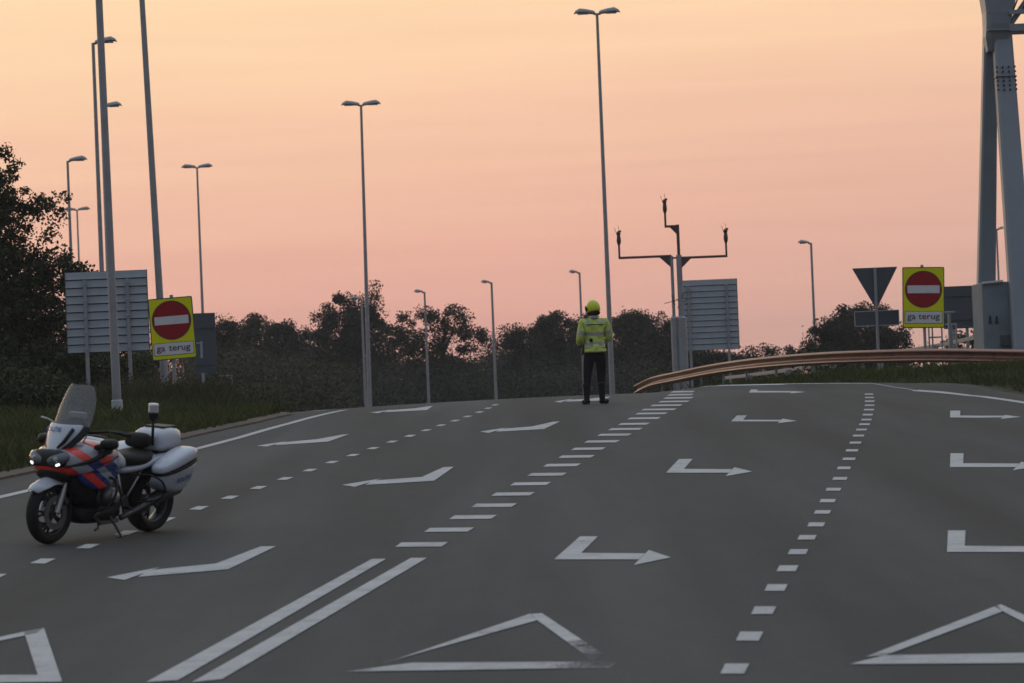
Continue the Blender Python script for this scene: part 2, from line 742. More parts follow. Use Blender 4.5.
# wide dashes that carry on from the double line (left u, right u, v)
WD = [(395, 448, 545.3), (424, 474, 530.5), (449, 497, 517.8), (471, 517, 506), (491, 535, 494.7), (510, 551, 484.4), (527, 567, 475),
      (543, 581, 465.7), (558, 595, 457.1), (571, 606, 449.3), (584, 620, 442), (597, 632, 435.3), (608, 643, 429.6), (618, 650, 424.4),
      (627, 661, 418.8), (635, 668, 414), (641, 677, 410), (650, 683, 405.8), (658, 690, 402), (663, 694, 398.4), (667, 694, 395.2), (670, 695, 392.2)]
for a, b, v in WD:
    s = (v - 285) / 260
    hh = 2.1 * s ** 1.45 + 0.10
    sk = 6.5 * s
    marking('wide_dash', [gp([(a, v + hh), (a + sk, v - hh), (b, v - hh - 0.4), (b - sk, v + hh - 0.4)])])
# right lane dashes
RD = [(734.8, 669.5, 24, 10), (749.5, 637, 23, 9), (763.7, 611, 21.5, 7.6), (776, 588.3, 20, 6.6), (787.5, 569, 19, 5.8), (798, 552.4, 18, 5),
      (807, 538, 17, 4.5), (816.3, 525, 16, 4.0), (822.5, 512.6, 15.5, 3.6), (827.7, 501.2, 15, 3.2), (833.5, 489.8, 14.5, 2.9), (840, 479, 14, 2.8),
      (844, 468.4, 13, 2.6), (849, 459.3, 12.5, 2.4), (852, 450.8, 12, 2.2), (855.5, 443, 11.5, 2.0), (858.5, 436, 11, 1.9), (861.5, 430, 10.5, 1.8), (864.5, 424.6, 10.5, 1.7),
      (866.5, 420, 10, 1.6), (867.8, 415, 10, 1.6), (869, 410, 10, 1.5), (869.6, 405.6, 9.5, 1.4), (869.7, 401.5, 9.5, 1.4), (869.6, 397.8, 9, 1.3), (869, 394.4, 8.5, 1.2)]
for u, v, w, h in RD:
    marking('lane_dash', [gp([(u - w / 2 - h * .25, v + h / 2), (u - w / 2 + h * .25, v - h / 2), (u + w / 2 + h * .25, v - h / 2), (u + w / 2 - h * .25, v + h / 2)])])
# left lane dashes
LD = [(-5, 577, 24, 5), (43, 561.7, 26, 5), (88, 546.8, 24, 4.4), (126.5, 533.3, 25, 4.2), (165, 520, 22, 4), (199, 508.5, 20, 3.6), (230, 497.8, 19, 3.2),
      (258.5, 488, 18, 3), (285, 479, 17, 2.8), (309.7, 470.6, 16, 2.6), (332, 462.5, 15, 2.4), (353, 455.5, 14.5, 2.2), (373, 448.6, 14, 2.1),
      (392, 442, 13.5, 2.0), (410, 436.2, 13, 2), (426, 430.6, 12, 1.8), (441, 425.6, 11.5, 1.7), (455, 421, 11.5, 1.6), (467.5, 416.8, 11, 1.6), (479.4, 412.4, 10.5, 1.5), (488, 408.5, 9.5, 1.4),
      (495, 405.2, 8.5, 1.3)]
for u, v, w, h in LD:
    t = 0.05
    marking('lane_dash', [gp([(u - w / 2, v + h * .42), (u - w / 2 + w * .42, v - h / 2), (u + w / 2, v - h * .5), (u + w / 2 - w * .42, v + h / 2)])])


def arrow_right(u0, v0, w, h, st, sku, hd):
    """left-foot corner (u0,v0), full width w, stem height h, stem width st, stem skew sku, head depth hd (pixels)"""
    sv = max(1.6, h * 0.28)
    hw = w * 0.26
    ux = u0 + w
    x0 = ux - hw
    stem = [(u0, v0), (u0 + sku, v0 - h), (u0 + sku + st, v0 - h), (u0 + st * 1.0 + sku * 0.35, v0 - sv)]
    bar = [(u0, v0), (u0 + st * 1.0 + sku * 0.35, v0 - sv), (x0 + hd * .3, v0 - sv * 0.92), (x0 - hd * .1, v0)]
    head = [(x0 - hd * .45, v0 + hd * .38), (x0 + hd * .55, v0 - hd * .62), (ux, v0 - sv * 0.3)]
    return stem, bar, head


for args in [(554, 560, 117, 23, 18, 26, 15), (666, 473.2, 86, 13.8, 13.5, 13, 9), (731, 421.8, 66, 6, 10, 6, 4.6), (749, 392.8, 57, 3.0, 7, 2, 2.4),
             (947, 552.6, 130, 21.5, 17.5, 1, 13), (950, 467.6, 90, 13.8, 13, 0.5, 8.6), (950, 417.8, 71, 6.8, 10, 0.3, 4)]:
    marking('turn_arrow', [gp(p) for p in arrow_right(*args)])
for tip, bend, end, wd in [((107, 577.5), (222, 567.5), (276, 546.8), 5.4), ((342, 485), (428, 479.6), (454, 467.2), 3.6), ((480, 431.8), (538, 428.3), (560, 421.8), 2.4),
                           ((257, 445.8), (322, 441.0), (349, 434.6), 2.2), ((370, 412.6), (421, 409.6), (433, 406.3), 1.6), ((554, 401.6), (596, 400.0), (611, 396.9), 1.7)]:
    hl = (bend[0] - tip[0]) * 0.36
    q = (bend[1] - tip[1]) / (bend[0] - tip[0])
    x0 = tip[0] + hl
    yb = tip[1] + q * hl
    bar = [(tip[0] + hl * .75, tip[1] + q * hl * .75 + wd * .5), (x0, yb - wd * .55), (bend[0] - 6, bend[1] - wd * .62), (bend[0] + 6, bend[1] + wd * .45)]
    stem = [(bend[0] + 6, bend[1] + wd * .45), (bend[0] - 6, bend[1] - wd * .62), (end[0] - wd * 2.9, end[1] + .3), (end[0], end[1])]
    head = [(tip[0], tip[1] + wd * .1), (tip[0] + hl * 1.28, tip[1] + q * hl - wd * 1.15), (tip[0] + hl * .42, tip[1] + q * hl * .4 + wd * 0.85)]
    marking('turn_arrow', [gp(bar), gp(stem), gp(head)])

# give way triangles: outline of three painted bars
ca, cb = hit(610, 662), hit(352, 671)
M_PAINT_TRI = paint_material('road_paint_triangle', [(ca.x, ca.y, 0.05, 0.55), (cb.x, cb.y, -0.10, 0.22)])
marking('give_way_triangle', [gp([(346, 672.4), (412, 663.6), (618, 662.4), (610, 668.6)]), gp([(537, 621), (531, 614.2), (398, 659.5), (380, 664.8)]),
                              gp([(529, 615), (542, 614), (604, 655.5), (592, 661)])], M_PAINT_TRI)
marking('give_way_triangle', [gp([(850, 665), (884, 656.2), (1100, 652.5), (1100, 663.5)]), gp([(866, 657.5), (886, 656), (1002, 612.4), (998, 606)]),
                              gp([(994, 607.5), (1001, 605.2), (1100, 650), (1078, 651)])])
marking('give_way_triangle', [gp([(-80, 658), (-80, 655), (24, 632.5), (44, 628.6), (36, 634)]), gp([(24, 632.6), (44, 628.6), (62, 682), (38, 676)]),
                              gp([(-60, 684), (-60, 676), (38, 675.8), (63, 682.5)])])


def offset_line(name, pts, w):
    g = [Vector((*q, 0)) for q in gp(pts)]
    # smooth and resample
    L_, R_ = [], []
    for i, p in enumerate(g):
        d = (g[min(i + 1, len(g) - 1)] - g[max(i - 1, 0)]).normalized()
        n = Vector((-d.y, d.x, 0))
        L_.append(p + n * w / 2)
        R_.append(p - n * w / 2)
    return marking(name, quads_along(L_, R_))


offset_line('edge_line', [(-60, 512), (0, 497.5), (33, 489.8), (100, 472.5), (200, 448.2), (240, 437.6), (290, 423.5), (320, 415.5), (345, 410.2)], 0.17)
offset_line('edge_line', [(1120, 421), (1060, 409), (1024, 402.8), (980, 396.6), (940, 392.4), (915, 390.6)], 0.17)
fr_ = [tuple(hit(915, 390.6)[:2])] + [(x - .35, y - .28) for y, x in RIGHT if 76 < y < 84]
marking('edge_line', quads_along([(x, y - .14) for x, y in fr_], [(x + .02, y + .12) for x, y in fr_]), sub=0.25)

# beyond the crest the same two lines run on
far_l = [(interp(LEFT, y) + 0.9, y) for y in span(76.5, 150, 3)]
far_r = [(interp(RIGHT, y) - 0.6, y) for y in span(80, 150, 3)]
for fl in (far_l, far_r):
    marking('edge_line', quads_along([(x - .08, y) for x, y in fl], [(x + .08, y) for x, y in fl]))

# ------------------------------------------------------------------ lamp posts


def lamp_head(mb, base, direction, length, w=0.30):
    """flat tapering lantern"""
    d = Vector(direction).normalized()
    n = Vector((-d.y, d.x, 0))
    secs = [(0.0, 0.07, 0.10, 0.0), (0.10, 0.10, 0.15, 0.01), (0.4, 0.16, 0.19, 0.03), (0.72, 0.17, 0.20, 0.05), (0.92, 0.13, 0.11, 0.035), (1.0, 0.06, 0.03, 0.005)]
    rings = []
    for t, hw, hh, lift in secs:
        c = Vector(base) + d * (length * t) + Vector((0, 0, lift * 1.6))
        rings.append([c + n * (hw * w / 0.30 * math.cos(a)) + Vector((0, 0, (hh * length * 0.9 if math.sin(a) > 0 else hh * length * 0.35) * math.sin(a))) for a in [2 * math.pi * k / 12 for k in range(12)]])
    mb.rings(rings)


LAMPS = []


def lamp_post(u, v, Y, heads, r0, r1, label, length=1.1, sleeve=0.0, top=None, lean=0.0):
    p = P(u, v, Y)
    if top is not None:
        p = Vector((p.x, p.y, top))
    zb = T(p.x, p.y) - 0.05
    root = thing('lamp_post', (p.x, p.y, zb), label, 'street lamp', 'street lamps along the slip roads')
    hgt = p.z - zb
    mb = MB()
    k = 6
    mb.tube([(0, 0, hgt * i / k) for i in range(k + 1)], [r0 + (r1 - r0) * (i / k) ** 0.8 for i in range(k + 1)], 12)
    mb.build('pole', M_GALV_D, root, smooth=True, auto=40)
    if sleeve:
        mb = MB()
        mb.lathe((0, 0, -0.02), (0, 0, 1), [(r0 * 1.25, 0), (r0 * 1.25, sleeve * 0.97), (r0 * 1.06, sleeve)], 14)
        mb.build('base_sleeve', mat('sleeve_grey', (0.42, 0.43, 0.44), 0.7, noise=0.25, nscale=6), root, smooth=True, auto=40)
    else:
        mb = MB()
        mb.lathe((0, 0, 0), (0, 0, 1), [(r0 * 1.5, 0), (r0 * 1.5, 0.1), (r0 * 1.05, 0.13)], 12)
        mb.build('base_flange', M_GALV_D, root, smooth=True, auto=40)
    for hd in heads:
        mb = MB()
        mb.use(M_GALV_D)
        mb.tube([(0, 0, hgt - 0.03), (hd * 0.14, 0, hgt - 0.01)], 0.045, 8)
        lamp_head(mb, (hd * 0.07, 0, hgt + 0.0), (hd, 0, 0.0), length)
        ob = mb.build('lantern', None, root, smooth=True, auto=50)
        mb = MB()
        mb.box((hd * (0.07 + length * 0.58), 0, hgt + 0.005), (length * 0.5, 0.2, 0.05))
        mb.build('lens', mat('lamp_lens', (0.3, 0.3, 0.3), 0.2), ob, bevel=0.015)
    if lean:
        # turn about the point where the pole passes the pixel
        zp = (P(u, v, Y).z - zb)
        root.rotation_euler = (0, -math.radians(lean), 0)
        root.location.x += zp * math.sin(math.radians(lean))
    LAMPS.append(root)
    return root


lamp_post(597, 13.5, 150, (-1, 1), 0.115, 0.055, 'tall double-headed lamp post right behind the officer, tallest in the middle', 0.85)
lamp_post(361, 105, 185, (-1, 1), 0.125, 0.06, 'tall double-headed lamp post rising beside the tallest tree of the far wood', 0.9, lean=-0.6)
lamp_post(197, 167.5, 245, (-1, 1), 0.13, 0.06, 'double-headed lamp post seen above the dark panel right of the left no-entry sign', 0.95)
lamp_post(77, 210, 290, (-1, 1), 0.13, 0.06, 'small far double-headed lamp post showing through the left tree\'s outer twigs', 0.95)
lamp_post(67.5, 161, 175, (1,), 0.11, 0.055, 'single-headed lamp post at the edge of the big left tree', 0.85)
lamp_post(93, 43, 140, (1,), 0.115, 0.06, 'single-headed lamp post whose higher lantern shows behind the thick left pole', 0.82)
lamp_post(101.5, 107, 160, (1,), 0.11, 0.055, 'lamp post hidden behind the thick left pole, only its lower lantern showing', 0.8)
lamp_post(99, 0, 73.5, (-1, 1), 0.088, 0.062, 'thick near lamp post with pale base sleeve in front of the ribbed sign back', 1.0, sleeve=0.42, top=13.5, lean=0.35)
lamp_post(142, 0, 96, (-1, 1), 0.105, 0.06, 'leaning-looking tall pole behind the left no-entry sign, running out of the top', 1.0, top=16.5, lean=1.2)
lamp_post(361.5, 299, 200, (-1,), 0.085, 0.05, 'low single-headed lamp post just left of a tall double-headed one', 0.5)
lamp_post(424.5, 292, 200, (-1,), 0.085, 0.05, 'low single-headed lamp post in front of the round open-crowned tree', 0.5)
lamp_post(491.5, 282.5, 200, (-1,), 0.09, 0.055, 'low single-headed lamp post standing in the gap between the trees', 0.5)
lamp_post(579.5, 272.5, 200, (-1,), 0.085, 0.05, 'low single-headed lamp post rising just left of the officer', 0.5)
lamp_post(811, 243, 190, (-1,), 0.085, 0.055, 'low single-headed lamp post left of the give-way sign back', 0.6)
lamp_post(996.5, 229, 190, (1,), 0.07, 0.045, 'thin far lamp post seen between the two gantry legs', 0.3)


# ------------------------------------------------------------------ signs
def ribbed_sign(u0, u1, v0, v1, Y, rows, posts, label, bright=True, yaw=0.0):
    a, b = P(u0, v1, Y), P(u1, v1, Y)
    c = P((u0 + u1) / 2, v1, Y)
    w = (b - a).length
    h = (P(u0, v0, Y) - P(u0, v1, Y)).length
    zb = T(c.x, c.y)
    root = thing('road_sign', (c.x, c.y, zb - 0.05), label, 'sign', None, yaw)
    z0 = c.z - zb + 0.05
    rh = h / rows
    for i in range(rows):
        mb = MB()
        z = z0 + rh * (i + 0.5)
        # aluminium extrusion: web with a folded lip
        mb.box((0, 0.02, z), (w, 0.02, rh - 0.022))
        mb.box((0, -0.008, z - rh / 2 + 0.022), (w - 0.004, 0.036, 0.02))
        mb.build('panel_profile', M_ALU if bright else M_ALU_D, root, bevel=0.003)
    mb = MB()
    mb.box((0, 0.036, z0 + h / 2), (w, 0.006, h))
    mb.build('sign_face', mat('sign_face_dark', (0.05, 0.055, 0.06), 0.5), root)
    for s in (-1, 1):
        mb = MB()
        mb.box((s * (w / 2 + 0.006), 0.015, z0 + h / 2), (0.012, 0.06, h + 0.01))
        mb.build('edge_trim', M_ALU_D, root)
    for pu in posts:
        x = (pu - 0.5) * w
        mb = MB()
        mb.box((x, -0.075, (z0 + h) / 2 - 0.1), (0.085, 0.09, z0 + h - 0.2))
        po = mb.build('post', M_GALV_D, root, bevel=0.008)
        for i in range(0, rows, 2):
            mb = MB()
            mb.box((x, -0.128, z0 + rh * (i + 0.5)), (0.13, 0.012, 0.035))
            mb.build('clamp', M_GALV, po)
    return root


ribbed_sign(68, 149.5, 271, 352, 90, 10, (0.24, 0.76), 'pale ribbed back of a road sign on two posts beside the big left tree', yaw=0.02)
ribbed_sign(681.5, 739.5, 279.5, 350, 134, 12, (0.16, 0.82), 'ribbed back of a road sign next to the sensor masts', yaw=-0.02)


def panel_sign(u0, u1, v0, v1, Y, posts, label, yaw=0.0, mt=M_ALU_D):
    c = P((u0 + u1) / 2, v1, Y)
    s = Y / FPX
    w, h = (u1 - u0) * s, (v1 - v0) * s
    zb = T(c.x, c.y)
    root = thing('road_sign', (c.x, c.y, zb - 0.05), label, 'sign', None, yaw)
    z0 = c.z - zb + 0.05
    mb = MB()
    mb.box((0, 0, z0 + h / 2), (w, 0.03, h))
    mb.build('board', mt, root, bevel=0.006)
    for zz in (0.22, 0.78):
        mb = MB()
        mb.box((0, -0.035, z0 + h * zz), (w * 0.96, 0.035, 0.05))
        mb.build('stiffener', mt, root)
    for pu in posts:
        x = (pu - 0.5) * w
        mb = MB()
        mb.tube([(x, 0.06, 0), (x, 0.06, z0 + h * 0.95)], 0.045, 10)
        mb.build('post', M_GALV_D, root, smooth=True, auto=40)
    return root


panel_sign(195, 217.5, 313, 379, 112, (0.3, 0.9), 'plain dark sign back standing behind the left no-entry sign', 0.25)
panel_sign(944, 977, 286, 328.5, 112, (0.3, 0.7), 'plain dark sign back between the right no-entry sign and the gantry', -0.1)


def no_entry(u0, u1, v0, v1, Y, tilt, label, extra_post):
    c = P((u0 + u1) / 2, (v0 + v1) / 2, Y)
    s = Y / FPX
    w, h = (u1 - u0) * s, (v1 - v0) * s
    zb = T(c.x, c.y)
    root = thing('no_entry_sign', (c.x, c.y, zb - 0.05), label, 'sign', 'no-entry signs on yellow boards')
    zc = c.z - zb + 0.05
    R = Matrix.Rotation(tilt, 4, 'Y')
    M = Matrix.Translation((0, 0, zc)) @ R

    def rr(w_, h_, y0, y1, rad, material, name, parent, cx=0, cz=0):
        mb = MB()
        pts = []
        for ax, az_, a0 in ((1, 1, 0), (-1, 1, 90), (-1, -1, 180), (1, -1, 270)):
            for k in range(5):
                a = math.radians(a0 + 22.5 * k)
                pts.append(M @ Vector((cx + ax * (w_ / 2 - rad) + rad * math.cos(a), y0, cz + az_ * (h_ / 2 - rad) + rad * math.sin(a))))
        mb.prism(pts, (0, y1 - y0, 0))
        return mb.build(name, material, parent)
    board = rr(w, h, 0.0, 0.03, 0.04, M_ALU_D, 'backing_board', root)
    rr(w * 0.955, h * 0.965, -0.004, 0.0, 0.03, M_YEL, 'yellow_face', root)
    rd = w * 0.43
    cz = h * 0.135
    mb = MB()
    mb.lathe(M @ Vector((0, -0.004, cz)), R @ Vector((0, -1, 0)), [(rd * 1.03, 0), (rd * 1.03, 0.004)], 40)
    mb.build('disc_rim', mat('disc_rim', (0.045, 0.02, 0.02), 0.5), root)
    mb = MB()
    mb.lathe(M @ Vector((0, -0.008, cz)), R @ Vector((0, -1, 0)), [(rd * 0.98, 0), (rd * 0.98, 0.004)], 40)
    mb.build('red_disc', M_RED, root)
    rr(rd * 1.78, rd * 0.43, -0.016, -0.012, 0.012, M_WHITE, 'white_bar', root, 0, cz)
    pl = rr(w * 0.90, h * 0.205, -0.008, -0.004, 0.02, M_INK, 'plate_border', root, 0, -h * 0.325)
    rr(w * 0.88, h * 0.190, -0.012, -0.008, 0.02, M_WHITE, 'white_plate', root, 0, -h * 0.325)
    TM = M @ Matrix.Translation((0, -0.017, -h * 0.312)) @ Matrix.Rotation(math.pi / 2, 4, 'X')
    for word, off in (('ga', -0.29), ('terug', 0.13)):
        text_mesh(word, h * 0.145, 'lettering', M_INK, root, TM @ Matrix.Translation((w * off, 0, 0)), sx=1.12, bold=0.0015)
    mb = MB()
    mb.tube([(0, 0.08, 0), (0, 0.08, zc + h / 2 + 0.06)], 0.04, 10)
    mb.build('post', M_GALV_D, root, smooth=True, auto=40)
    for zz in (-.3, .3):
        mb = MB()
        mb.box((0, 0.05, zc + zz * h), (w * 0.8, 0.04, 0.04))
        mb.build('bracket', M_GALV_D, root)
    if extra_post:
        mb = MB()
        mb.box((w / 2 + 0.13, 0.05, zc - h * 0.36), (0.05, 0.04, h * 0.27))
        mb.box((w / 2 + 0.06, 0.06, zc - h * 0.25), (0.2, 0.03, 0.03))
        mb.build('side_reflector', M_GALV, root)
    return root


no_entry(150, 194.5, 297.5, 359.5, 84, math.radians(-2.6), 'yellow no-entry sign reading ga terug left of the road, by the thick pole', True)
no_entry(902.5, 944.5, 267, 328, 100, math.radians(2.0), 'yellow no-entry sign reading ga terug behind the guardrail beside the gantry', False)

# give-way sign seen from behind, with an under-plate
c = P(875.5, 287, 101)
zb = T(c.x, c.y)
root = thing('give_way_sign', (c.x, c.y, zb - 0.05), 'grey back of a triangular give-way sign with an oblong plate under it', 'sign')
s_ = 101 / FPX
mb = MB()
zt = P(875, 267.5, 101).z - zb + 0.05
zl = P(877, 306, 101).z - zb + 0.05
hw = 22.5 * s_
mb.prism([(-hw, 0, zt), (hw, 0, zt), (hw - 0.02, 0, zt - 0.05), (0.05, 0, zl), (-0.05, 0, zl), (-hw + 0.02, 0, zt - 0.05)], (0, 0.025, 0))
mb.build('triangle_board', M_ALU_D, root, bevel=0.006)
z1 = P(876, 310.5, 101).z - zb + 0.05
z2 = P(876, 326, 101).z - zb + 0.05
mb = MB()
mb.box((0, 0.012, (z1 + z2) / 2), (45 * s_, 0.025, z1 - z2))
mb.build('under_plate', M_ALU_D, root, bevel=0.006)
mb = MB()
for a_, b_ in (((0, z1 - .012), (45 * s_, .024)), ((0, z2 + .012), (45 * s_, .024))):
    mb.box((a_[0], -0.008, a_[1]), (b_[0] - .004, 0.016, b_[1]))
for sx in (-1, 1):
    mb.box((sx * (22.5 * s_ - .012), -0.007, (z1 + z2) / 2), (.022, 0.014, z1 - z2 - .05))
mb.build('plate_rim', M_GALV, root)
mb = MB()
mb.tube([(0, -0.05, 0), (0, -0.05, zt - 0.02)], 0.042, 10)
mb.build('post', M_GALV_D, root, smooth=True, auto=40)

# ------------------------------------------------------------------ sensor masts in the middle
YS = 128.0
s_ = YS / FPX


def instrument(mb, base, h=0.42):
    b = Vector(base)
    mb.lathe(b, (0, 0, 1), [(0.03, 0), (0.055, 0.05), (0.075, 0.14), (0.07, 0.26), (0.06, 0.30), (0.055, 0.36), (0.07, 0.38), (0.07, 0.44), (0.045, 0.47), (0.02, 0.49)], 12)
    mb.box(b + Vector((0.05, 0, 0.48)), (0.09, 0.05, 0.06))
    mb.tube([b + Vector((-0.04, 0, 0.3)), b + Vector((-0.13, 0, 0.6))], 0.008, 5)
    mb.tube([b + Vector((0.03, 0, 0.45)), b + Vector((0.0, 0, 0.68))], 0.007, 5)


def mast(u, v_top, thick0, thick1, v_step, arms, label):
    p = P(u, v_top, YS)
    zb = T(p.x, p.y) - 0.05
    root = thing('sensor_mast', (p.x, p.y, zb), label, 'mast', 'sensor masts beside the ribbed sign')
    ht = p.z - zb
    zs = P(u, v_step, YS).z - zb
    mb = MB()
    mb.tube([(0, 0, 0), (0, 0, zs), (0, 0, zs + 0.06), (0, 0, ht)], [thick0, thick0, thick1, thick1], 12)
    mb.build('pole', M_GALV_D, root, smooth=True, auto=35)
    for (u1, v1, u2, v2, side) in arms:
        # arm at height v1 from pole to u1, then up to v2 with an instrument on top
        a = P(u1, v1, YS)
        z = a.z - zb
        x = a.x - p.x
        t = P(u2, v2, YS).z - zb
        mb = MB()
        mb.tube([(0, 0, z), (x, 0, z)], 0.042, 8)
        mb.tube([(x, 0, z - 0.04), (x, 0, t)], 0.034, 8)
        mb.prism([(side * 0.02, -0.02, z - 0.02), (side * 0.42, -0.02, z - 0.02), (side * 0.02, -0.02, z - 0.40)], (0, 0.04, 0))
        arm = mb.build('arm', M_RUST, root, smooth=True, auto=35)
        mb = MB()
        instrument(mb, (x, 0, t - 0.02))
        mb.build('sensor', M_DARKSTEEL, arm, smooth=True, auto=50)
    return root


r1_ = mast(671.5, 256, 0.12, 0.055, 318, [(619.5, 258, 619, 245, -1)], 'slimmer sensor mast whose long arm carries a sensor to the left')
r2_ = mast(678.8, 255, 0.17, 0.095, 318, [(726.5, 256, 727, 242.5, 1)], 'thicker sensor mast with a right arm and a raised top sensor')
pz = P(678.8, 255, YS)
zb = T(pz.x, pz.y) - 0.05
zt_, zj = P(678.5, 226, YS).z - zb, P(665, 226.5, YS).z - zb
dx = P(665.5, 226, YS).x - pz.x
ztop = P(665.5, 213, YS).z - zb
mb = MB()
mb.tube([(0, 0, pz.z - zb), (0, 0, zt_ + 0.05)], 0.052, 8)
mb.tube([(0, 0, zt_), (dx, 0, zt_)], 0.042, 8)
mb.tube([(dx, 0, zt_ - .04), (dx, 0, ztop)], 0.036, 8)
mb.prism([(-.02, -0.02, zt_ - .02), (-.28, -0.02, zt_ - .02), (-.02, -0.02, zt_ - .30)], (0, .04, 0))
up = mb.build('upper_arm', M_RUST, r2_, smooth=True, auto=35)
mb = MB()
instrument(mb, (dx, 0, ztop - 0.02))
mb.build('sensor', M_DARKSTEEL, up, smooth=True, auto=50)
mb = MB()
mb.tube([(-0.24, 0, pz.z - zb - 0.1), (0, 0, pz.z - zb - 0.08)], 0.03, 8)
mb.build('cross_link', M_DARKSTEEL, r2_)
for k in range(4):
    a = 0.5 + k * 1.1
    mb = MB()
    mb.tube([(0.05, -0.05, pz.z - zb - 1.6), (0.1 + 0.28 * math.cos(a), -0.08, pz.z - zb - 1.6 + 0.3 * math.sin(a))], 0.010, 5)
    mb.build('cable', M_DARKSTEEL, r2_)
mb = MB()
pa = P(671.5, 301, YS).z - zb
mb.tube([(-0.3, -.06, pa - .08), (0.18, -.06, pa + .03)], 0.012, 5)
mb.tube([(-0.06, -.07, pa + .2), (0.05, -.07, pa - .15)], 0.012, 5)
mb.build('cable_clip', M_DARKSTEEL, r1_)

# ------------------------------------------------------------------ guard rails


def wbeam_rings(pts, ns, slim=False):
    """W profile swept along pts; ns = side facing the road"""
    prof_ = [(0.0, 0.165), (0.05, 0.163), (0.125, 0.132), (0.13, 0.108), (0.02, 0.055), (0.0, 0.0), (0.01, -0.03), (0.12, -0.085), (0.13, -0.112), (0.05, -0.165), (0.0, -0.17)]
    back = [(-0.012, -0.155), (-0.014, 0.0), (-0.012, 0.155)]
    if slim:
        prof_ = [(a, 0.10 + b * 0.35) for a, b in prof_]
        back = [(a, 0.10 + b * 0.35) for a, b in back]
    rings = []
    for p, n in zip(pts, ns):
        rings.append([p + n * a + Vector((0, 0, b)) for a, b in prof_] + [p + n * a + Vector((0, 0, b)) for a, b in back])
    return rings


def catmull(pts, k=8):
    pts = [Vector(p) for p in pts]
    out = []
    for i in range(len(pts) - 1):
        p0, p1, p2, p3 = pts[max(i - 1, 0)], pts[i], pts[i + 1], pts[min(i + 2, len(pts) - 1)]
        for j in range(k):
            t = j / k
            out.append(0.5 * ((2 * p1) + (-p0 + p2) * t + (2 * p0 - 5 * p1 + 4 * p2 - p3) * t * t + (-p0 + 3 * p1 - 3 * p2 + p3) * t ** 3))
    out.append(pts[-1])
    return out


def arc_resample(pts, step):
    L_ = [0]
    for a, b in zip(pts, pts[1:]):
        L_.append(L_[-1] + (b - a).length)
    n = int(L_[-1] / step)
    out = []
    for i in range(n + 1):
        d = L_[-1] * i / n
        k = 0
        while k < len(L_) - 2 and L_[k + 1] < d:
            k += 1
        t = (d - L_[k]) / max(1e-6, L_[k + 1] - L_[k])
        out.append(pts[k].lerp(pts[k + 1], t))
    return out


def guard_rail(pix, label, side, double=True, seg=4.0, posts=True, scale=1.0):
    """pix: (u, v of beam top, Y)"""
    top = [P(u, v, y) for u, v, y in pix]
    path = arc_resample(catmull(top, 10), 0.5)
    b0 = path[len(path) // 2]
    root = thing('guard_rail', (b0.x, b0.y, T(b0.x, b0.y)), label, 'guardrail')
    org = Vector(root.location)
    ns = []
    for i in range(len(path)):
        d = path[min(i + 1, len(path) - 1)] - path[max(i - 1, 0)]
        d.z = 0
        d.normalize()
        ns.append(Vector((-d.y, d.x, 0)) * side)
    k = int(seg / 0.5)
    i = 0
    while i < len(path) - 1:
        j = min(i + k, len(path) - 1)
        for sgn in ((1, -1) if double else (1,)):
            mb = MB()
            pts = [path[q] - org - Vector((0, 0, 0.155)) + ns[q] * (0.10 * sgn) for q in range(i, j + 1)]
            # each length laps 2 mm over the next
            nn = [ns[q] * sgn for q in range(i, j + 1)]
            pts[-1] = pts[-1] + nn[-1] * 0.003
            mb.rings(wbeam_rings(pts, nn, not double))
            mb.build('beam', M_RAIL if double else M_GALV, root, smooth=True, auto=25)
        if posts:
            p = path[i]
            z0 = T(p.x, p.y) - 0.1
            mb = MB()
            mb.box((p.x - org.x, p.y - org.y, (z0 + p.z - 0.03) / 2 - org.z), (0.07, 0.11, p.z - 0.03 - z0))
            po = mb.build('post', M_GALV_D, root, bevel=0.006)
            mb = MB()
            rot = Matrix.Rotation(math.atan2(ns[i].y, ns[i].x), 3, 'Z')
            mb.box(Vector((p.x, p.y, p.z - 0.155)) - org, (0.2, 0.1, 0.16), rot)
            mb.build('spacer', M_GALV_D, po)
        i = j
    return root


guard_rail([(1100, 353, 87), (1060, 351, 88.5), (1024, 350, 90), (940, 349, 93.5), (880, 350.2, 97), (820, 352.8, 101.5), (760, 358, 108), (715, 364.5, 115.5), (680, 371.8, 122), (656, 377.2, 127.3), (640, 385.0, 131)],
           'long double steel guardrail curving along the right side over the crest', -1)
guard_rail([(1000, 331, 108), (973, 335.5, 109), (930, 344.5, 112), (850, 357.5, 118), (790, 367.8, 123), (750, 373.2, 127), (722, 376.6, 130)],
           'thin far guardrail climbing behind the near one towards the gantry', -1, double=False)

# ------------------------------------------------------------------ hand rail by the gantry
Y = 106.0
base = P(940, 345, Y)
root = thing('hand_rail', (base.x, base.y, T(base.x, base.y)), 'thin metal handrail with uprights under the right no-entry sign', 'railing')
o0 = Vector(root.location)
for u in (928.5, 932, 941.5, 951.5, 956):
    t = P(u, 324, Y) - o0
    bt = T(t.x + o0.x, Y) - o0.z - 0.05
    mb = MB()
    mb.tube([(t.x, 0, bt), (t.x, 0, t.z)], 0.022, 8)
    mb.build('upright', M_GALV_D, root, smooth=True, auto=40)
for v, ua, ub in ((337.5, 928.5, 942), (325.5, 928, 957), (334, 948, 957)):
    a, b = P(ua, v, Y) - o0, P(ub, v, Y) - o0
    mb = MB()
    mb.tube([(a.x, 0.0, a.z), (b.x, 0.0, a.z)], 0.022, 8)
    mb.build('rail', M_GALV_D, root, smooth=True, auto=40)
pt = P(949, 313, 104)
zb = T(pt.x, pt.y)
root = thing('marker_post', (pt.x, pt.y, zb - .05), 'slim T-topped post at the right edge of the right no-entry sign', 'post')
mb = MB()
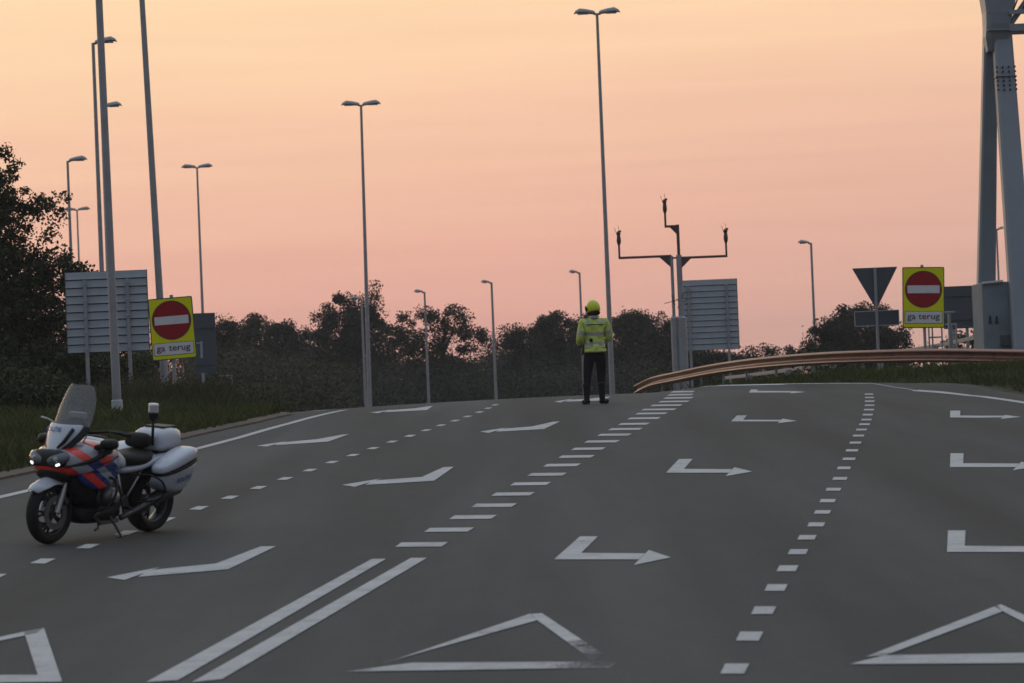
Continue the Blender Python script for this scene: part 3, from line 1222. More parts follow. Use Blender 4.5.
mb.tube([(0, 0, 0), (0, 0, pt.z - zb + .05)], 0.045, 10)
mb.build('post', M_GALV, root, smooth=True, auto=40)
mb = MB()
mb.box((0.02, 0, pt.z - zb + .07), (0.28, 0.1, 0.05))
mb.build('cross_piece', M_GALV, root, bevel=.01)

# railing and post on the left behind the verge
Y = 118.0
base = P(218, 378, Y)
root = thing('hand_rail', (base.x, base.y, T(base.x, base.y)), 'low metal railing beside the dark sign back on the left', 'railing')
o0 = Vector(root.location)
for u in (212, 221, 231.5):
    t = P(u, 376.5, Y) - o0
    mb = MB()
    mb.tube([(t.x, 0, -.05), (t.x, 0, t.z)], 0.025, 8)
    mb.build('upright', M_GALV_D, root, smooth=True, auto=40)
for v in (376.5, 384):
    a, b = P(207, v, Y) - o0, P(232, v, Y) - o0
    mb = MB()
    mb.tube([(a.x, 0, a.z), (b.x, 0, a.z)], 0.025, 8)
    mb.build('rail', M_GALV_D, root, smooth=True, auto=40)
pt = P(203, 372, 88)
zb = T(pt.x, pt.y)
root = thing('marker_post', (pt.x, pt.y, zb - .05), 'short pale post in the weeds right of the left no-entry sign', 'post')
mb = MB()
mb.box((0, 0, (pt.z - zb) / 2), (0.07, 0.05, pt.z - zb))
mb.build('post', M_GALV, root, bevel=.01)
mb = MB()
mb.box((0, 0, (pt.z - zb) + 0.01), (0.085, 0.065, 0.03))
mb.build('cap', M_GALV_D, root, bevel=.01)

# ------------------------------------------------------------------ gantry on the right
YG = 103.0
base = P(1000, 345, YG)
zb = T(base.x, base.y)
root = thing('gantry', (base.x, base.y, zb - 0.1), 'big grey steel gantry with splayed legs on a concrete plinth at the right edge', 'gantry')
o0 = Vector(root.location)


def L(u, v, Y=YG):
    return P(u, v, Y) - o0


def box_leg(mb, a, b, wa, wb, da, db):
    """rectangular tapering leg from a to b (points), widths in x and depth in y"""
    rings = []
    for p, w, d in ((a, wa, da), (b, wb, db)):
        c_ = 0.12 * w
        rings.append([p + Vector((x, y, 0)) for x, y in ((-w / 2 + c_, -d / 2), (w / 2 - c_, -d / 2), (w / 2, -d / 2 + c_), (w / 2, d / 2 - c_), (w / 2 - c_, d / 2), (-w / 2 + c_, d / 2), (-w / 2, d / 2 - c_), (-w / 2, -d / 2 + c_))])
    mb.rings(rings)


px = YG / FPX
mb = MB()
a = L(1003, 52, YG - 0.2)
b = L(1026, 352, YG - 1.9)
b.z = 0.0
box_leg(mb, b, a + (a - b) * 0.09, 24 * px, 18.5 * px, 0.62, 0.55)
leg = mb.build('front_leg', M_STEEL_P, root)
mb = MB()
a2 = L(990, 48, YG + 0.5)
b2 = L(982.5, 345, YG + 1.9)
b2.z = 0.0
box_leg(mb, b2, a2 + (a2 - b2) * 0.08, 19.5 * px, 13.5 * px, 0.55, 0.5)
mb.build('rear_leg', M_STEEL_P, root)
# joint plates and bolts on the front leg
for j, v in enumerate((66.5, 70.7, 75.5, 79, 83, 87)):
    t = (v - 52) / 300.0
    cc = a.lerp(b, t)
    for k in range(4):
        x = cc.x - 9.0 * px + k * 6.0 * px
        mb = MB()
        mb.lathe((x, cc.y - 0.30, cc.z), (0, -1, 0), [(0.032, 0), (0.032, 0.035), (0.02, 0.045)], 6)
        mb.build('bolt', M_DARKSTEEL, leg)
cc = a.lerp(b, (75 - 52) / 300)
mb = MB()
mb.box((cc.x, cc.y, cc.z), (21.5 * px, 0.62, 0.02))
mb.build('joint_seam', M_DARKSTEEL, leg)
# head
mb = MB()
hz = L(995, 40)
h0 = [L(984, 53), L(1009, 51)]
rings = []
for (ul, ur, v, d) in ((987, 1004, 52, 0.42), (984.2, 1006.5, 38, 0.7), (984.5, 1007.5, 26, 0.9), (984, 1011, 13, 1.0), (981.5, 1014, -4, 1.1), (976, 1022, -40, 1.1)):
    l_, r_ = L(ul, v), L(ur, v)
    rings.append([Vector((l_.x, -d / 2, l_.z)), Vector((l_.x + 0.12, -d / 2 - .1, l_.z)), Vector((r_.x, -d / 2 - .1, l_.z)), Vector((r_.x, d / 2, l_.z)), Vector((l_.x, d / 2, l_.z))])
mb.rings(rings)
head = mb.build('leg_head', M_STEEL_P, root)
for v in (14, 32):
    l_, r_ = L(984, v), L(1008, v)
    mb = MB()
    mb.box(((l_.x + r_.x) / 2, -0.03, l_.z), ((r_.x - l_.x) - 0.06, 1.14, 0.03))
    mb.build('stiffener', M_STEEL_P, head)
# truss running off to the right
zl, zu = L(1020, 29).z, L(1020, -34).z
xs = [L(1006, 20).x + 1.3 * k for k in range(13)]
for yy in (-0.45, 0.45):
    for zz, hgt in ((zl, 0.20), (zu, 0.2)):
        mb = MB()
        mb.box(((xs[0] + xs[-1]) / 2, yy, zz), (xs[-1] - xs[0], 0.18, hgt))
        mb.build('truss_chord', M_STEEL_P, root, bevel=.01)
    for k in range(12):
        mb = MB()
        mb.tube([(xs[k], yy, zl if k % 2 == 0 else zu), (xs[k + 1], yy, zu if k % 2 == 0 else zl)], 0.06, 8)
        mb.build('truss_brace', M_STEEL_P, root, smooth=True, auto=40)
zm = L(1020, 14).z
mb = MB()
mb.box(((xs[0] + xs[-1]) / 2, -0.62, zm), (xs[-1] - xs[0], 0.08, 0.12))
mb.build('truss_chord', M_STEEL_P, root, bevel=.01)
for k in range(9):
    mb = MB()
    mb.tube([(xs[0] + k * .25 + .1, -0.62, zm), (xs[0] + k * .25 + .5, -0.62, zm + 0.9)], 0.025, 6)
    mb.build('cable', M_DARKSTEEL, root)
# plinth
l_, r_ = L(975.5, 284), L(1010, 283)
mb = MB()
mb.box(((l_.x + r_.x) / 2, -0.2, l_.z / 2 - 0.1), (r_.x - l_.x, 2.2, l_.z + 0.2))
pl = mb.build('plinth', M_CONC, root, bevel=0.03)
mb = MB()
mb.box((l_.x + 0.3, -1.33, l_.z + 0.0), (0.54, 0.14, 0.06), Matrix.Rotation(-0.06, 3, 'Y'))
mb.build('ledge', mat('pale_ledge', (0.5, 0.5, 0.5), 0.6), pl, bevel=.01)
for u in (984, 990.5):
    q = L(u, 318, YG)
    mb = MB()
    mb.lathe((q.x, -1.303, q.z), (0, -1, 0), [(0.035, 0), (0.035, 0.012)], 10)
    mb.prism([(q.x - .05, -1.303, q.z - .18), (q.x + .05, -1.303, q.z - .18), (q.x + .03, -1.303, q.z - .02), (q.x - .03, -1.303, q.z - .02)], (0, -0.012, 0))
    mb.build('wall_mark', M_INK, pl)
mb = MB()
mb.box((r_.x - 0.25, -1.36, L(1000, 341).z), (0.5, 0.1, 0.3))
mb.build('cable_cabinet', M_ALU_D, pl, bevel=.02)

# ------------------------------------------------------------------ trees and verge plants


def leaf_mesh(name, centres, normals_seed, size, material, aspect=0.6, fold=False):
    """one rhombic leaf per centre, random attitude (numpy, one mesh)"""
    n = len(centres)
    r = np.random.default_rng(normals_seed)
    a = r.normal(size=(n, 3))
    a /= np.linalg.norm(a, axis=1)[:, None]
    b = r.normal(size=(n, 3))
    b -= a * np.sum(a * b, axis=1)[:, None]
    b /= np.linalg.norm(b, axis=1)[:, None]
    sz = size * r.uniform(0.55, 1.35, size=(n, 1))
    c = np.asarray(centres)
    v = np.stack([c - a * sz * 0.5, c + b * sz * aspect * 0.5 + a * sz * 0.05, c + a * sz * 0.5, c - b * sz * aspect * 0.5 + a * sz * 0.05], axis=1).reshape(-1, 3)
    me = bpy.data.meshes.new(name)
    me.vertices.add(4 * n)
    me.vertices.foreach_set('co', v.astype(np.float32).ravel())
    me.loops.add(4 * n)
    me.loops.foreach_set('vertex_index', np.arange(4 * n, dtype=np.int32))
    me.polygons.add(n)
    me.polygons.foreach_set('loop_start', np.arange(0, 4 * n, 4, dtype=np.int32))
    me.polygons.foreach_set('loop_total', np.full(n, 4, dtype=np.int32))
    me.update(calc_edges=True)
    me.materials.append(material)
    return me


def tree_parts(seed, h, blobs, leaf, n_cl, per, cl_r, trunk_r, material, fill=0.55):
    """blobs: (x, y, z, rx, ry, rz) ellipsoids that the leaf clusters fill; returns trunk MB and crown mesh"""
    r = np.random.default_rng(seed)
    vol = np.array([b[3] * b[4] * b[5] for b in blobs])
    pick = r.choice(len(blobs), size=n_cl, p=vol / vol.sum())
    cl = []
    for k in pick:
        bx, by, bz, rx, ry, rz = blobs[k]
        d = r.normal(size=3)
        d /= np.linalg.norm(d)
        q = r.uniform(fill, 1.0) ** 0.6
        cl.append((bx + d[0] * rx * q, by + d[1] * ry * q, max(0.25, bz + d[2] * rz * q)))
    cl = np.array(cl)
    pts = []
    for c_ in cl:
        m_ = int(per * r.uniform(0.5, 1.4))
        g = r.normal(size=(m_, 3))
        g *= (r.uniform(size=(m_, 1)) ** 0.45) / np.linalg.norm(g, axis=1)[:, None]
        pts.append(c_ + g * np.array([cl_r, cl_r, cl_r * 0.75]) * 1.7 * r.uniform(0.6, 1.25))
    pts = np.concatenate(pts)
    crown = leaf_mesh('crown', pts, seed + 1, leaf, material)
    mb = MB()
    lean = r.uniform(-0.04, 0.04, size=2) * h
    fork = h * 0.45
    mb.tube([(0, 0, -0.3), (lean[0] * .3, lean[1] * .3, fork * .5), (lean[0], lean[1], fork), (lean[0] * 1.4, lean[1] * 1.4, h * 0.8)], [trunk_r * 1.25, trunk_r, trunk_r * .8, trunk_r * .25], 9)
    idx = r.choice(len(cl), size=min(len(cl), 26), replace=False)
    for i in idx:
        e = cl[i]
        t0 = r.uniform(0.35, 0.9) * min(h * 0.75, max(0.6, e[2]))
        s0 = (lean[0] * t0 / fork, lean[1] * t0 / fork, t0) if t0 < fork else (lean[0], lean[1], min(t0, h * 0.7))
        mid = ((s0[0] + e[0]) / 2 + r.normal() * .1, (s0[1] + e[1]) / 2 + r.normal() * .1, (s0[2] + e[2]) / 2 + 0.1)
        mb.tube([s0, mid, tuple(e)], [trunk_r * .38, trunk_r * .22, trunk_r * .07], 5)
    return mb, crown


def tree(name, u, v_top, Y, blobs_px, label, seed, leaf=0.15, n_cl=90, per=150, cl_r=0.36, trunk_r=0.16, material=None, cat='tree', group=None, fill=0.45, v_base=None):
    """blobs_px: (du, v, half width px, half height px) about column u"""
    material = material or M_LEAF_FAR
    s = Y / FPX
    if Y > 180 and cat == 'tree':
        n_cl = int(n_cl * 1.5)
    b = P(u, 400, Y)
    zb = T(b.x, b.y)
    blobs = []
    for du, v, hw, hh in blobs_px:
        q = P(u + du, v, Y)
        blobs.append((q.x - b.x, 0.0, q.z - zb, hw * s, hw * s * 0.8, hh * s))
    h = max(bb[2] + bb[5] for bb in blobs)
    mb, crown = tree_parts(seed, h, blobs, leaf, n_cl, per, cl_r, trunk_r, material, fill)
    root = thing(name, (b.x, b.y, zb), label, cat, group)
    mb.build('trunk', M_BARK, root, smooth=True)
    o = bpy.data.objects.new('crown', crown)
    COL.objects.link(o)
    o.parent = root
    return root


GT = 'trees of the wood beyond the crest'
# big near tree at the left edge
tree('broadleaf_tree', 0, 150, 95, [(-8, 190, 32, 46), (2, 168, 20, 26), (-22, 300, 74, 84), (26, 285, 54, 62), (60, 278, 34, 30), (8, 212, 34, 44), (46, 208, 24, 26), (84, 268, 18, 16), (30, 340, 62, 55), (-20, 380, 70, 60)],
     'big dark leafy tree at the left edge of the picture', 11, leaf=0.095, n_cl=1200, per=58, cl_r=0.15, trunk_r=0.16, material=M_LEAF_NEAR, fill=0.15)
tree('shrub', 40, 330, 93, [(-30, 375, 60, 45), (30, 372, 55, 36), (75, 386, 40, 22)], 'dense dark shrub below the big left tree, behind the ribbed sign', 12, leaf=0.10, n_cl=170, per=80,
     cl_r=0.17, trunk_r=0.06, material=M_LEAF_NEAR, cat='shrub', fill=0.1)
# the wood, left to right
YW = 225
tree('broadleaf_tree', 222, 318, YW, [(0, 350, 20, 30), (-8, 375, 24, 26), (6, 333, 10, 16)], 'small tree just right of the dark left sign back', 21, group=GT, n_cl=90)
tree('broadleaf_tree', 256, 315, YW + 8, [(0, 352, 20, 34), (0, 328, 9, 13), (4, 380, 22, 22)], 'pointed tree left of a gap in the far wood, peaked crown', 22, group=GT, n_cl=100)
tree('broadleaf_tree', 283, 320, YW + 3, [(0, 352, 18, 32), (-4, 333, 11, 13), (0, 384, 22, 20)], 'blunt-topped tree between the pointed one and the slim twin tops', 23, group=GT, n_cl=100)
tree('broadleaf_tree', 304, 328, YW + 10, [(-8, 350, 6, 24), (4, 350, 6, 24), (0, 378, 17, 24)], 'slim tree with twin thin tops before the tallest tree', 24, group=GT, n_cl=80)
tree('broadleaf_tree', 345, 286, YW, [(-6, 345, 28, 42), (-2, 316, 20, 22), (26, 304, 13, 20), (22, 345, 26, 44), (-18, 365, 20, 36), (0, 388, 40, 18)],
     'tallest tree of the far wood, behind a double-headed lamp post', 25, group=GT, n_cl=230, trunk_r=0.24)
tree('broadleaf_tree', 440, 305, YW - 5, [(-25, 326, 22, 18), (5, 320, 26, 16), (30, 338, 18, 14), (40, 348, 10, 10), (-38, 345, 14, 16), (0, 384, 46, 28), (-14, 345, 24, 12)],
     'round open-crowned tree with sky showing through its lower boughs', 26, group=GT, n_cl=150, per=110, cl_r=0.32, trunk_r=0.22, fill=0.4)
tree('broadleaf_tree', 520, 320, YW, [(-6, 336, 9, 12), (4, 355, 18, 26), (0, 384, 26, 22)], 'low tree with a small knob top right of the gap', 27, group=GT, n_cl=100)
tree('broadleaf_tree', 553, 314, YW + 6, [(-4, 345, 20, 30), (6, 330, 16, 15), (0, 380, 28, 26)], 'broad dark tree left of the officer\'s shoulder', 28, group=GT, n_cl=140)
tree('broadleaf_tree', 590, 314, YW + 2, [(0, 345, 20, 30), (-6, 330, 14, 15), (0, 380, 26, 26)], 'dark tree directly behind the officer', 29, group=GT, n_cl=140)
tree('broadleaf_tree', 630, 310, YW + 9, [(0, 342, 22, 30), (8, 330, 18, 17), (0, 380, 28, 26)], 'dark tree between the officer\'s lamp post and the sensor masts', 30, group=GT, n_cl=150)
tree('broadleaf_tree', 664, 314, YW + 1, [(0, 345, 18, 30), (0, 380, 24, 26)], 'dark tree right behind the sensor masts', 31, group=GT, n_cl=120)
tree('broadleaf_tree', 715, 352, YW - 20, [(-18, 372, 16, 22), (6, 374, 18, 20)], 'dark low tree under the ribbed sign back', 32, group=GT, n_cl=90)
tree('shrub', 752, 338, 190, [(-8, 352, 12, 12), (8, 354, 14, 9), (0, 368, 24, 14)], 'straggly bush right of the ribbed sign, sky behind its twigs', 33, n_cl=55, per=70, leaf=0.12, cl_r=0.24, cat='shrub', trunk_r=.08)
tree('shrub', 788, 346, 195, [(-6, 354, 14, 8), (10, 354, 12, 8), (0, 366, 22, 12)], 'low bush between straggly bush and lamp post over the guardrail', 34, n_cl=45, per=70, leaf=0.12, cl_r=0.24, cat='shrub', trunk_r=.08)
tree('broadleaf_tree', 858, 303, 190, [(0, 334, 38, 30), (-30, 346, 24, 20), (34, 344, 24, 16), (0, 360, 52, 16)], 'dome-shaped tree behind the give-way sign back', 35, n_cl=220, per=170, cl_r=0.3, leaf=0.13, trunk_r=.2)
tree('shrub', 962, 330, 150, [(-6, 337, 14, 5), (8, 336, 12, 6), (0, 345, 22, 8)], 'small dry bush between railing and gantry plinth', 36, n_cl=40, per=28, leaf=0.12, cl_r=0.14, material=M_WEED, cat='shrub', trunk_r=.04)


def thicket(name, rows, label, seed, leaf, material, cl_r, deep=0.08):
    """undergrowth that reads as one mass: rows of (u0, u1, v_top0, v_top1, Y)"""
    r = np.random.default_rng(seed)
    pts = []
    for u0, u1, v0, v1, Y, n_cl, per in rows:
        for _ in range(n_cl):
            t = r.uniform()
            u = u0 + (u1 - u0) * t
            vt = v0 + (v1 - v0) * t + 5 * math.sin(u * .13 + seed) + 4 * math.sin(u * .31)
            yy = Y * (1 + r.uniform(0, deep))
            q = P(u, vt, yy)
            zb = T(q.x, yy)
            hh = max(0.4, q.z - zb)
            z = zb + hh * (1 - r.uniform() ** 1.6)
            m_ = int(per * r.uniform(.6, 1.4))
            pts.append(np.array([q.x, yy, z]) + r.normal(size=(m_, 3)) * np.array([cl_r * 1.3, cl_r, cl_r]))
    me = leaf_mesh(name, np.concatenate(pts), seed, leaf, material)
    o = bpy.data.objects.new(name, me)
    COL.objects.link(o)
    tag(o, label, 'undergrowth', kind='stuff')
    return o


thicket('thicket', [(185, 345, 358, 356, 236, 560, 130), (330, 500, 362, 366, 236, 420, 130), (495, 700, 352, 352, 236, 640, 130), (185, 700, 378, 378, 212, 620, 130), (-20, 200, 350, 340, 240, 160, 90)],
        'dark mass of undergrowth below the trees of the far wood', 41, 0.16, M_LEAF_FAR, 0.45)
thicket('thicket', [(195, 345, 356, 376, 165, 240, 120), (200, 335, 372, 388, 135, 160, 110)],
        'olive brown undergrowth in front of the wood left of the road', 42, 0.12, M_LEAF_OLIVE, 0.30)
thicket('thicket', [(-20, 160, 335, 360, 104, 420, 90), (-20, 120, 372, 380, 96, 200, 90), (-20, 62, 386, 398, 72, 240, 90), (-20, 62, 372, 392, 80, 200, 90)],
        'black-green undergrowth behind the left verge under the big tree', 43, 0.085, M_LEAF_NEAR, 0.17)
thicket('thicket', [(105, 290, 386, 402, 84, 210, 70), (100, 240, 376, 384, 97, 220, 70)],
        'tangled brown-green weeds around the feet of the left signs', 45, 0.06, M_WEED, 0.15)
thicket('thicket', [(640, 820, 380, 366, 140, 150, 80), (800, 1040, 364, 362, 114, 120, 70)], 'low dark scrub behind the guardrail', 44, 0.10, M_LEAF_NEAR, 0.2)


# grass: single blades, one object per verge
def grass(name, samples, label, seed, h0, h1, width, material, lean=0.35):
    r = np.random.default_rng(seed)
    p = np.array(samples)
    n = len(p)
    hgt = r.uniform(h0, h1, size=n) * (0.6 + 0.6 * (np.sin(p[:, 0] * 1.3 + p[:, 1] * .9) * .5 + .5))
    a = r.uniform(0, 2 * math.pi, size=n)
    w = width * r.uniform(.6, 1.3, size=n)
    dx, dy = np.cos(a), np.sin(a)
    lx = r.normal(size=n) * lean * hgt
    ly = r.normal(size=n) * lean * hgt
    z0 = p[:, 2] - 0.02
    A = np.stack([p[:, 0] - dx * w, p[:, 1] - dy * w, z0], 1)
    B = np.stack([p[:, 0] + dx * w, p[:, 1] + dy * w, z0], 1)
    C = np.stack([p[:, 0] + dx * w * .7 + lx * .35, p[:, 1] + dy * w * .7 + ly * .35, z0 + hgt * .6], 1)
    D = np.stack([p[:, 0] + lx, p[:, 1] + ly, z0 + hgt], 1)
    v = np.stack([A, B, C, D], 1).reshape(-1, 3)
    me = bpy.data.meshes.new(name)
    me.vertices.add(4 * n)
    me.vertices.foreach_set('co', v.astype(np.float32).ravel())
    me.loops.add(4 * n)
    me.loops.foreach_set('vertex_index', np.arange(4 * n, dtype=np.int32))
    me.polygons.add(n)
    me.polygons.foreach_set('loop_start', np.arange(0, 4 * n, 4, dtype=np.int32))
    me.polygons.foreach_set('loop_total', np.full(n, 4, dtype=np.int32))
    me.update(calc_edges=True)
    me.materials.append(material)
    o = bpy.data.objects.new(name, me)
    COL.objects.link(o)
    tag(o, label, 'grass', kind='stuff')
    return o


sl, sw, sr = [], [], []
r_ = np.random.default_rng(5)
while len(sl) < 70000:
    y = 36 + 66 * r_.uniform()
    xl = interp(LEFT, y) - 0.24
    x = xl - 7.5 * r_.uniform() ** 1.3
    sl.append((x, y, T(x, y)))
while len(sw) < 26000:
    y = 77 + 26 * r_.uniform()
    xl = interp(LEFT, y) - 0.5
    x = xl - 0.4 - 6.5 * r_.uniform()
    if math.sin(x * 1.1 + y * .35) + math.sin(x * .4 - y * .8) + r_.normal() * .4 > 0.25:
        sw.append((x, y, T(x, y)))
while len(sr) < 52000:
    y = 58 + 40 * r_.uniform()
    xr = interp(RIGHT, y) + 0.35
    x = xr + 8.5 * r_.uniform()
    if x / y < 0.068 and r_.uniform() > 0.12 + 12 * max(0, x / y - 0.03) - (0.25 if y > 88 else 0):
        continue
    sr.append((x, y, T(x, y)))
grass('verge_grass', sl, 'rough green grass of the left verge', 51, 0.10, 0.34, 0.006, M_GRASS)
grass('tall_weeds', sw, 'taller dry brownish weeds in the left verge', 52, 0.25, 0.75, 0.005, M_WEED, 0.3)
grass('verge_grass', sr, 'long dark grass of the right verge below the guardrail', 53, 0.08, 0.24, 0.006, M_GRASS)

# ------------------------------------------------------------------ police motorcycle
pf = hit(47, 543.8)
pr = hit(150, 531.8)
ctr = (pf + pr) / 2
ctr.z = H(ctr.x, ctr.y)
hd = (pf - pr)
hd.z = 0
hd.normalize()
hd = Matrix.Rotation(math.radians(4), 3, 'Z') @ hd
hd.z = G * hd.y
hd.normalize()
upn = Vector((0, -G, 1)).normalized()
lf = upn.cross(hd).normalized()
upn = hd.cross(lf).normalized()
LEAN = math.radians(5.0)
up_l = (upn * math.cos(LEAN) + lf * math.sin(LEAN))
lf_l = up_l.cross(hd)
bike = thing('motorcycle', ctr, 'white police motorcycle with red and blue stripes parked on its side stand', 'motorcycle')
bm_ = Matrix((hd, lf_l, up_l)).transposed().to_4x4()
bike.rotation_mode = 'QUATERNION'
bike.rotation_quaternion = bm_.to_quaternion()

M_TYRE = mat('tyre_rubber', (0.012, 0.012, 0.012), 0.8, noise=0.3, nscale=30, spec=0.3)
M_RIM = mat('wheel_alloy', (0.055, 0.055, 0.06), 0.35, metal=0.75)
M_DISC = mat('brake_disc', (0.22, 0.22, 0.23), 0.35, metal=0.9)
M_BODYW = mat('bike_white', (0.44, 0.48, 0.54), 0.28, coat=0.4, noise=0.05, nscale=4)
M_SEAT = mat('seat_vinyl', (0.010, 0.009, 0.010), 0.6, spec=0.25, noise=0.3, nscale=40, bump=0.2, bscale=200)
M_ENG = mat('engine_alloy', (0.10, 0.10, 0.105), 0.38, metal=0.75, noise=0.4, nscale=25)
M_CHROME = mat('bright_alloy', (0.32, 0.32, 0.33), 0.3, metal=0.9)
M_FLASH = mat('flasher_lit', (0.9, 0.9, 0.9), 0.2, emit=(0.95, 0.97, 1.0), estr=1.6)
M_LENS = mat('headlamp_glass', (0.10, 0.115, 0.125), 0.06, metal=0.4)
M_BLUE = mat('police_blue', (0.012, 0.025, 0.13), 0.35, coat=0.4)
M_TEXT = mat('police_text', (0.02, 0.06, 0.28), 0.5)
M_AMBER = mat('rear_lamp', (0.35, 0.2, 0.1), 0.2, emit=(1.0, 0.8, 0.55), estr=0.6)


def livery():
    mt = bpy.data.materials.new('police_livery')
    mt.use_nodes = True
    t = mt.node_tree
    b = t.nodes['Principled BSDF']
    b.inputs['Roughness'].default_value = 0.25
    b.inputs['Coat Weight'].default_value = 0.5
    c = N(t, 'ShaderNodeTexCoord')
    sp = N(t, 'ShaderNodeSeparateXYZ')
    t.links.new(c.outputs['Object'], sp.inputs[0])
    # diagonal bands, falling towards the rear; a kink line at z = 0.74 shifts them
    ay = mth(t, 'ABSOLUTE', sp.outputs[1])
    band = mth(t, 'ADD', mth(t, 'SUBTRACT', sp.outputs[2], mth(t, 'MULTIPLY', sp.outputs[0], 0.62)), mth(t, 'MULTIPLY', ay, 0.25))
    W_ = (0.25, 0.275, 0.31)
    R_ = (0.60, 0.03, 0.018)
    B_ = (0.010, 0.025, 0.15)
    top = ramp(t, band, [(0.0, W_), (0.43, R_), (0.53, W_), (0.64, R_), (0.74, W_)], 'CONSTANT')
    mid_ = ramp(t, band, [(0.0, R_), (0.30, W_), (0.43, B_), (0.56, R_), (0.70, B_), (0.80, W_)], 'CONSTANT')
    low = ramp(t, band, [(0.0, B_), (0.31, R_), (0.40, B_), (0.46, W_), (0.55, B_), (0.68, W_)], 'CONSTANT')
    lev = mth(t, 'ADD', sp.outputs[2], mth(t, 'MULTIPLY', sp.outputs[0], 0.22))
    mx0 = N(t, 'ShaderNodeMix', data_type='RGBA')
    t.links.new(mth(t, 'GREATER_THAN', lev, 0.82), mx0.inputs[0])
    t.links.new(low, mx0.inputs[6])
    t.links.new(mid_, mx0.inputs[7])
    mx = N(t, 'ShaderNodeMix', data_type='RGBA')
    t.links.new(mth(t, 'GREATER_THAN', lev, 0.935), mx.inputs[0])
    t.links.new(mx0.outputs[2], mx.inputs[6])
    t.links.new(top, mx.inputs[7])
    t.links.new(mx.outputs[2], b.inputs['Base Color'])
    return mt


M_LIV = livery()


def screen_material():
    mt = bpy.data.materials.new('windscreen')
    mt.use_nodes = True
    t = mt.node_tree
    t.nodes.clear()
    out = N(t, 'ShaderNodeOutputMaterial')
    tr = N(t, 'ShaderNodeBsdfTransparent')
    tr.inputs[0].default_value = (0.93, 0.94, 0.95, 1)
    gl = N(t, 'ShaderNodeBsdfPrincipled')
    gl.inputs['Base Color'].default_value = (0.62, 0.63, 0.66, 1)
    gl.inputs['Roughness'].default_value = 0.12
    mx = N(t, 'ShaderNodeMixShader')
    mx.inputs[0].default_value = 0.13
    t.links.new(tr.outputs[0], mx.inputs[1])
    t.links.new(gl.outputs[0], mx.inputs[2])
    t.links.new(mx.outputs[0], out.inputs[0])
    return mt


M_SCREEN = screen_material()


def superring(x, w, z0, z1, n=20, p=2.6, y0=0.0):
    pts = []
    cz, hz = (z0 + z1) / 2, (z1 - z0) / 2
    for k in range(n):
        a = 2 * math.pi * k / n
        ca, sa = math.cos(a), math.sin(a)
        pts.append(Vector((x, y0 + w * math.copysign(abs(ca) ** (2 / p), ca), cz + hz * math.copysign(abs(sa) ** (2 / p), sa))))
    return pts


def loft(name, secs, material, parent, p=2.6, n=20, sub=1, auto=None):
    mb = MB()
    mb.rings([superring(*s_[:4], n=n, p=p, y0=(s_[4] if len(s_) > 4 else 0.0)) for s_ in secs])
    return mb.build(name, material, parent, smooth=True, subsurf=sub)


def wheel(name, x, r, tw, rimr, double_disc):
    e = bpy.data.objects.new(name, None)
    COL.objects.link(e)
    e.parent = bike
    e.location = (x, 0, r)
    hw = tw / 2
    mb = MB()
    prof_ = [(rimr, -hw * .72), (rimr + .03, -hw * .95), (r - .045, -hw), (r - .018, -hw * .72), (r - .004, -hw * .32), (r, 0), (r - .004, hw * .32), (r - .018, hw * .72), (r - .045, hw), (rimr + .03, hw * .95), (rimr, hw * .72), (rimr - .01, 0)]
    pr_ = prof_ + [prof_[0]]
    mb.lathe((0, 0, 0), (0, 1, 0), pr_, 40, cap=False)
    mb.build('tyre', M_TYRE, e, smooth=True)
    mb = MB()
    mb.lathe((0, 0, 0), (0, 1, 0), [(rimr + .008, -hw * .72), (rimr - .012, -hw * .66), (rimr - .03, -hw * .2), (rimr - .03, hw * .2), (rimr - .012, hw * .66), (rimr + .008, hw * .72), (rimr - .002, hw * .5), (rimr - .002, -hw * .5), (rimr + .008, -hw * .72)], 40, cap=False)
    mb.build('rim', M_CHROME if name == 'x' else M_RIM, e, smooth=True)
    mb = MB()
    mb.lathe((0, 0, 0), (0, 1, 0), [(0.028, -hw * .9), (0.05, -hw * .8), (0.055, 0), (0.05, hw * .8), (0.028, hw * .9)], 20)
    mb.build('hub', M_ENG, e, smooth=True, auto=40)
    for k in range(10):
        a = 2 * math.pi * (k // 2) / 5 + (0.17 if k % 2 else -0.17)
        a0 = 2 * math.pi * (k // 2) / 5
        mb = MB()
        mb.tube([(0.04 * math.cos(a0), 0.012, 0.04 * math.sin(a0)), (rimr * .6 * math.cos((a + a0) / 2), .02, rimr * .6 * math.sin((a + a0) / 2)), ((rimr - .02) * math.cos(a), 0.008, (rimr - .02) * math.sin(a))], [.018, .013, .012], 6)
        mb.build('spoke', M_RIM, e, smooth=True)
    for sy in ((-1, 1) if double_disc else (-1,)):
        mb = MB()
        yy = sy * (hw + .012)
        mb.lathe((0, yy, 0), (0, 1, 0), [(0.10, -.003), (0.16, -.003), (0.16, .003), (0.10, .003), (0.10, -.003)], 32, cap=False)
        mb.build('brake_disc', M_DISC, e)
        if double_disc:
            mb = MB()
            mb.box((-0.10, yy + sy * .012, 0.115), (0.055, .06, .10), Matrix.Rotation(.7, 3, 'Y'))
            mb.build('brake_caliper', M_ENG, e, bevel=.01)
    return e


wheel('front_wheel', 0.745, 0.30, 0.125, 0.215, True)
wheel('rear_wheel', -0.74, 0.312, 0.185, 0.215, False)

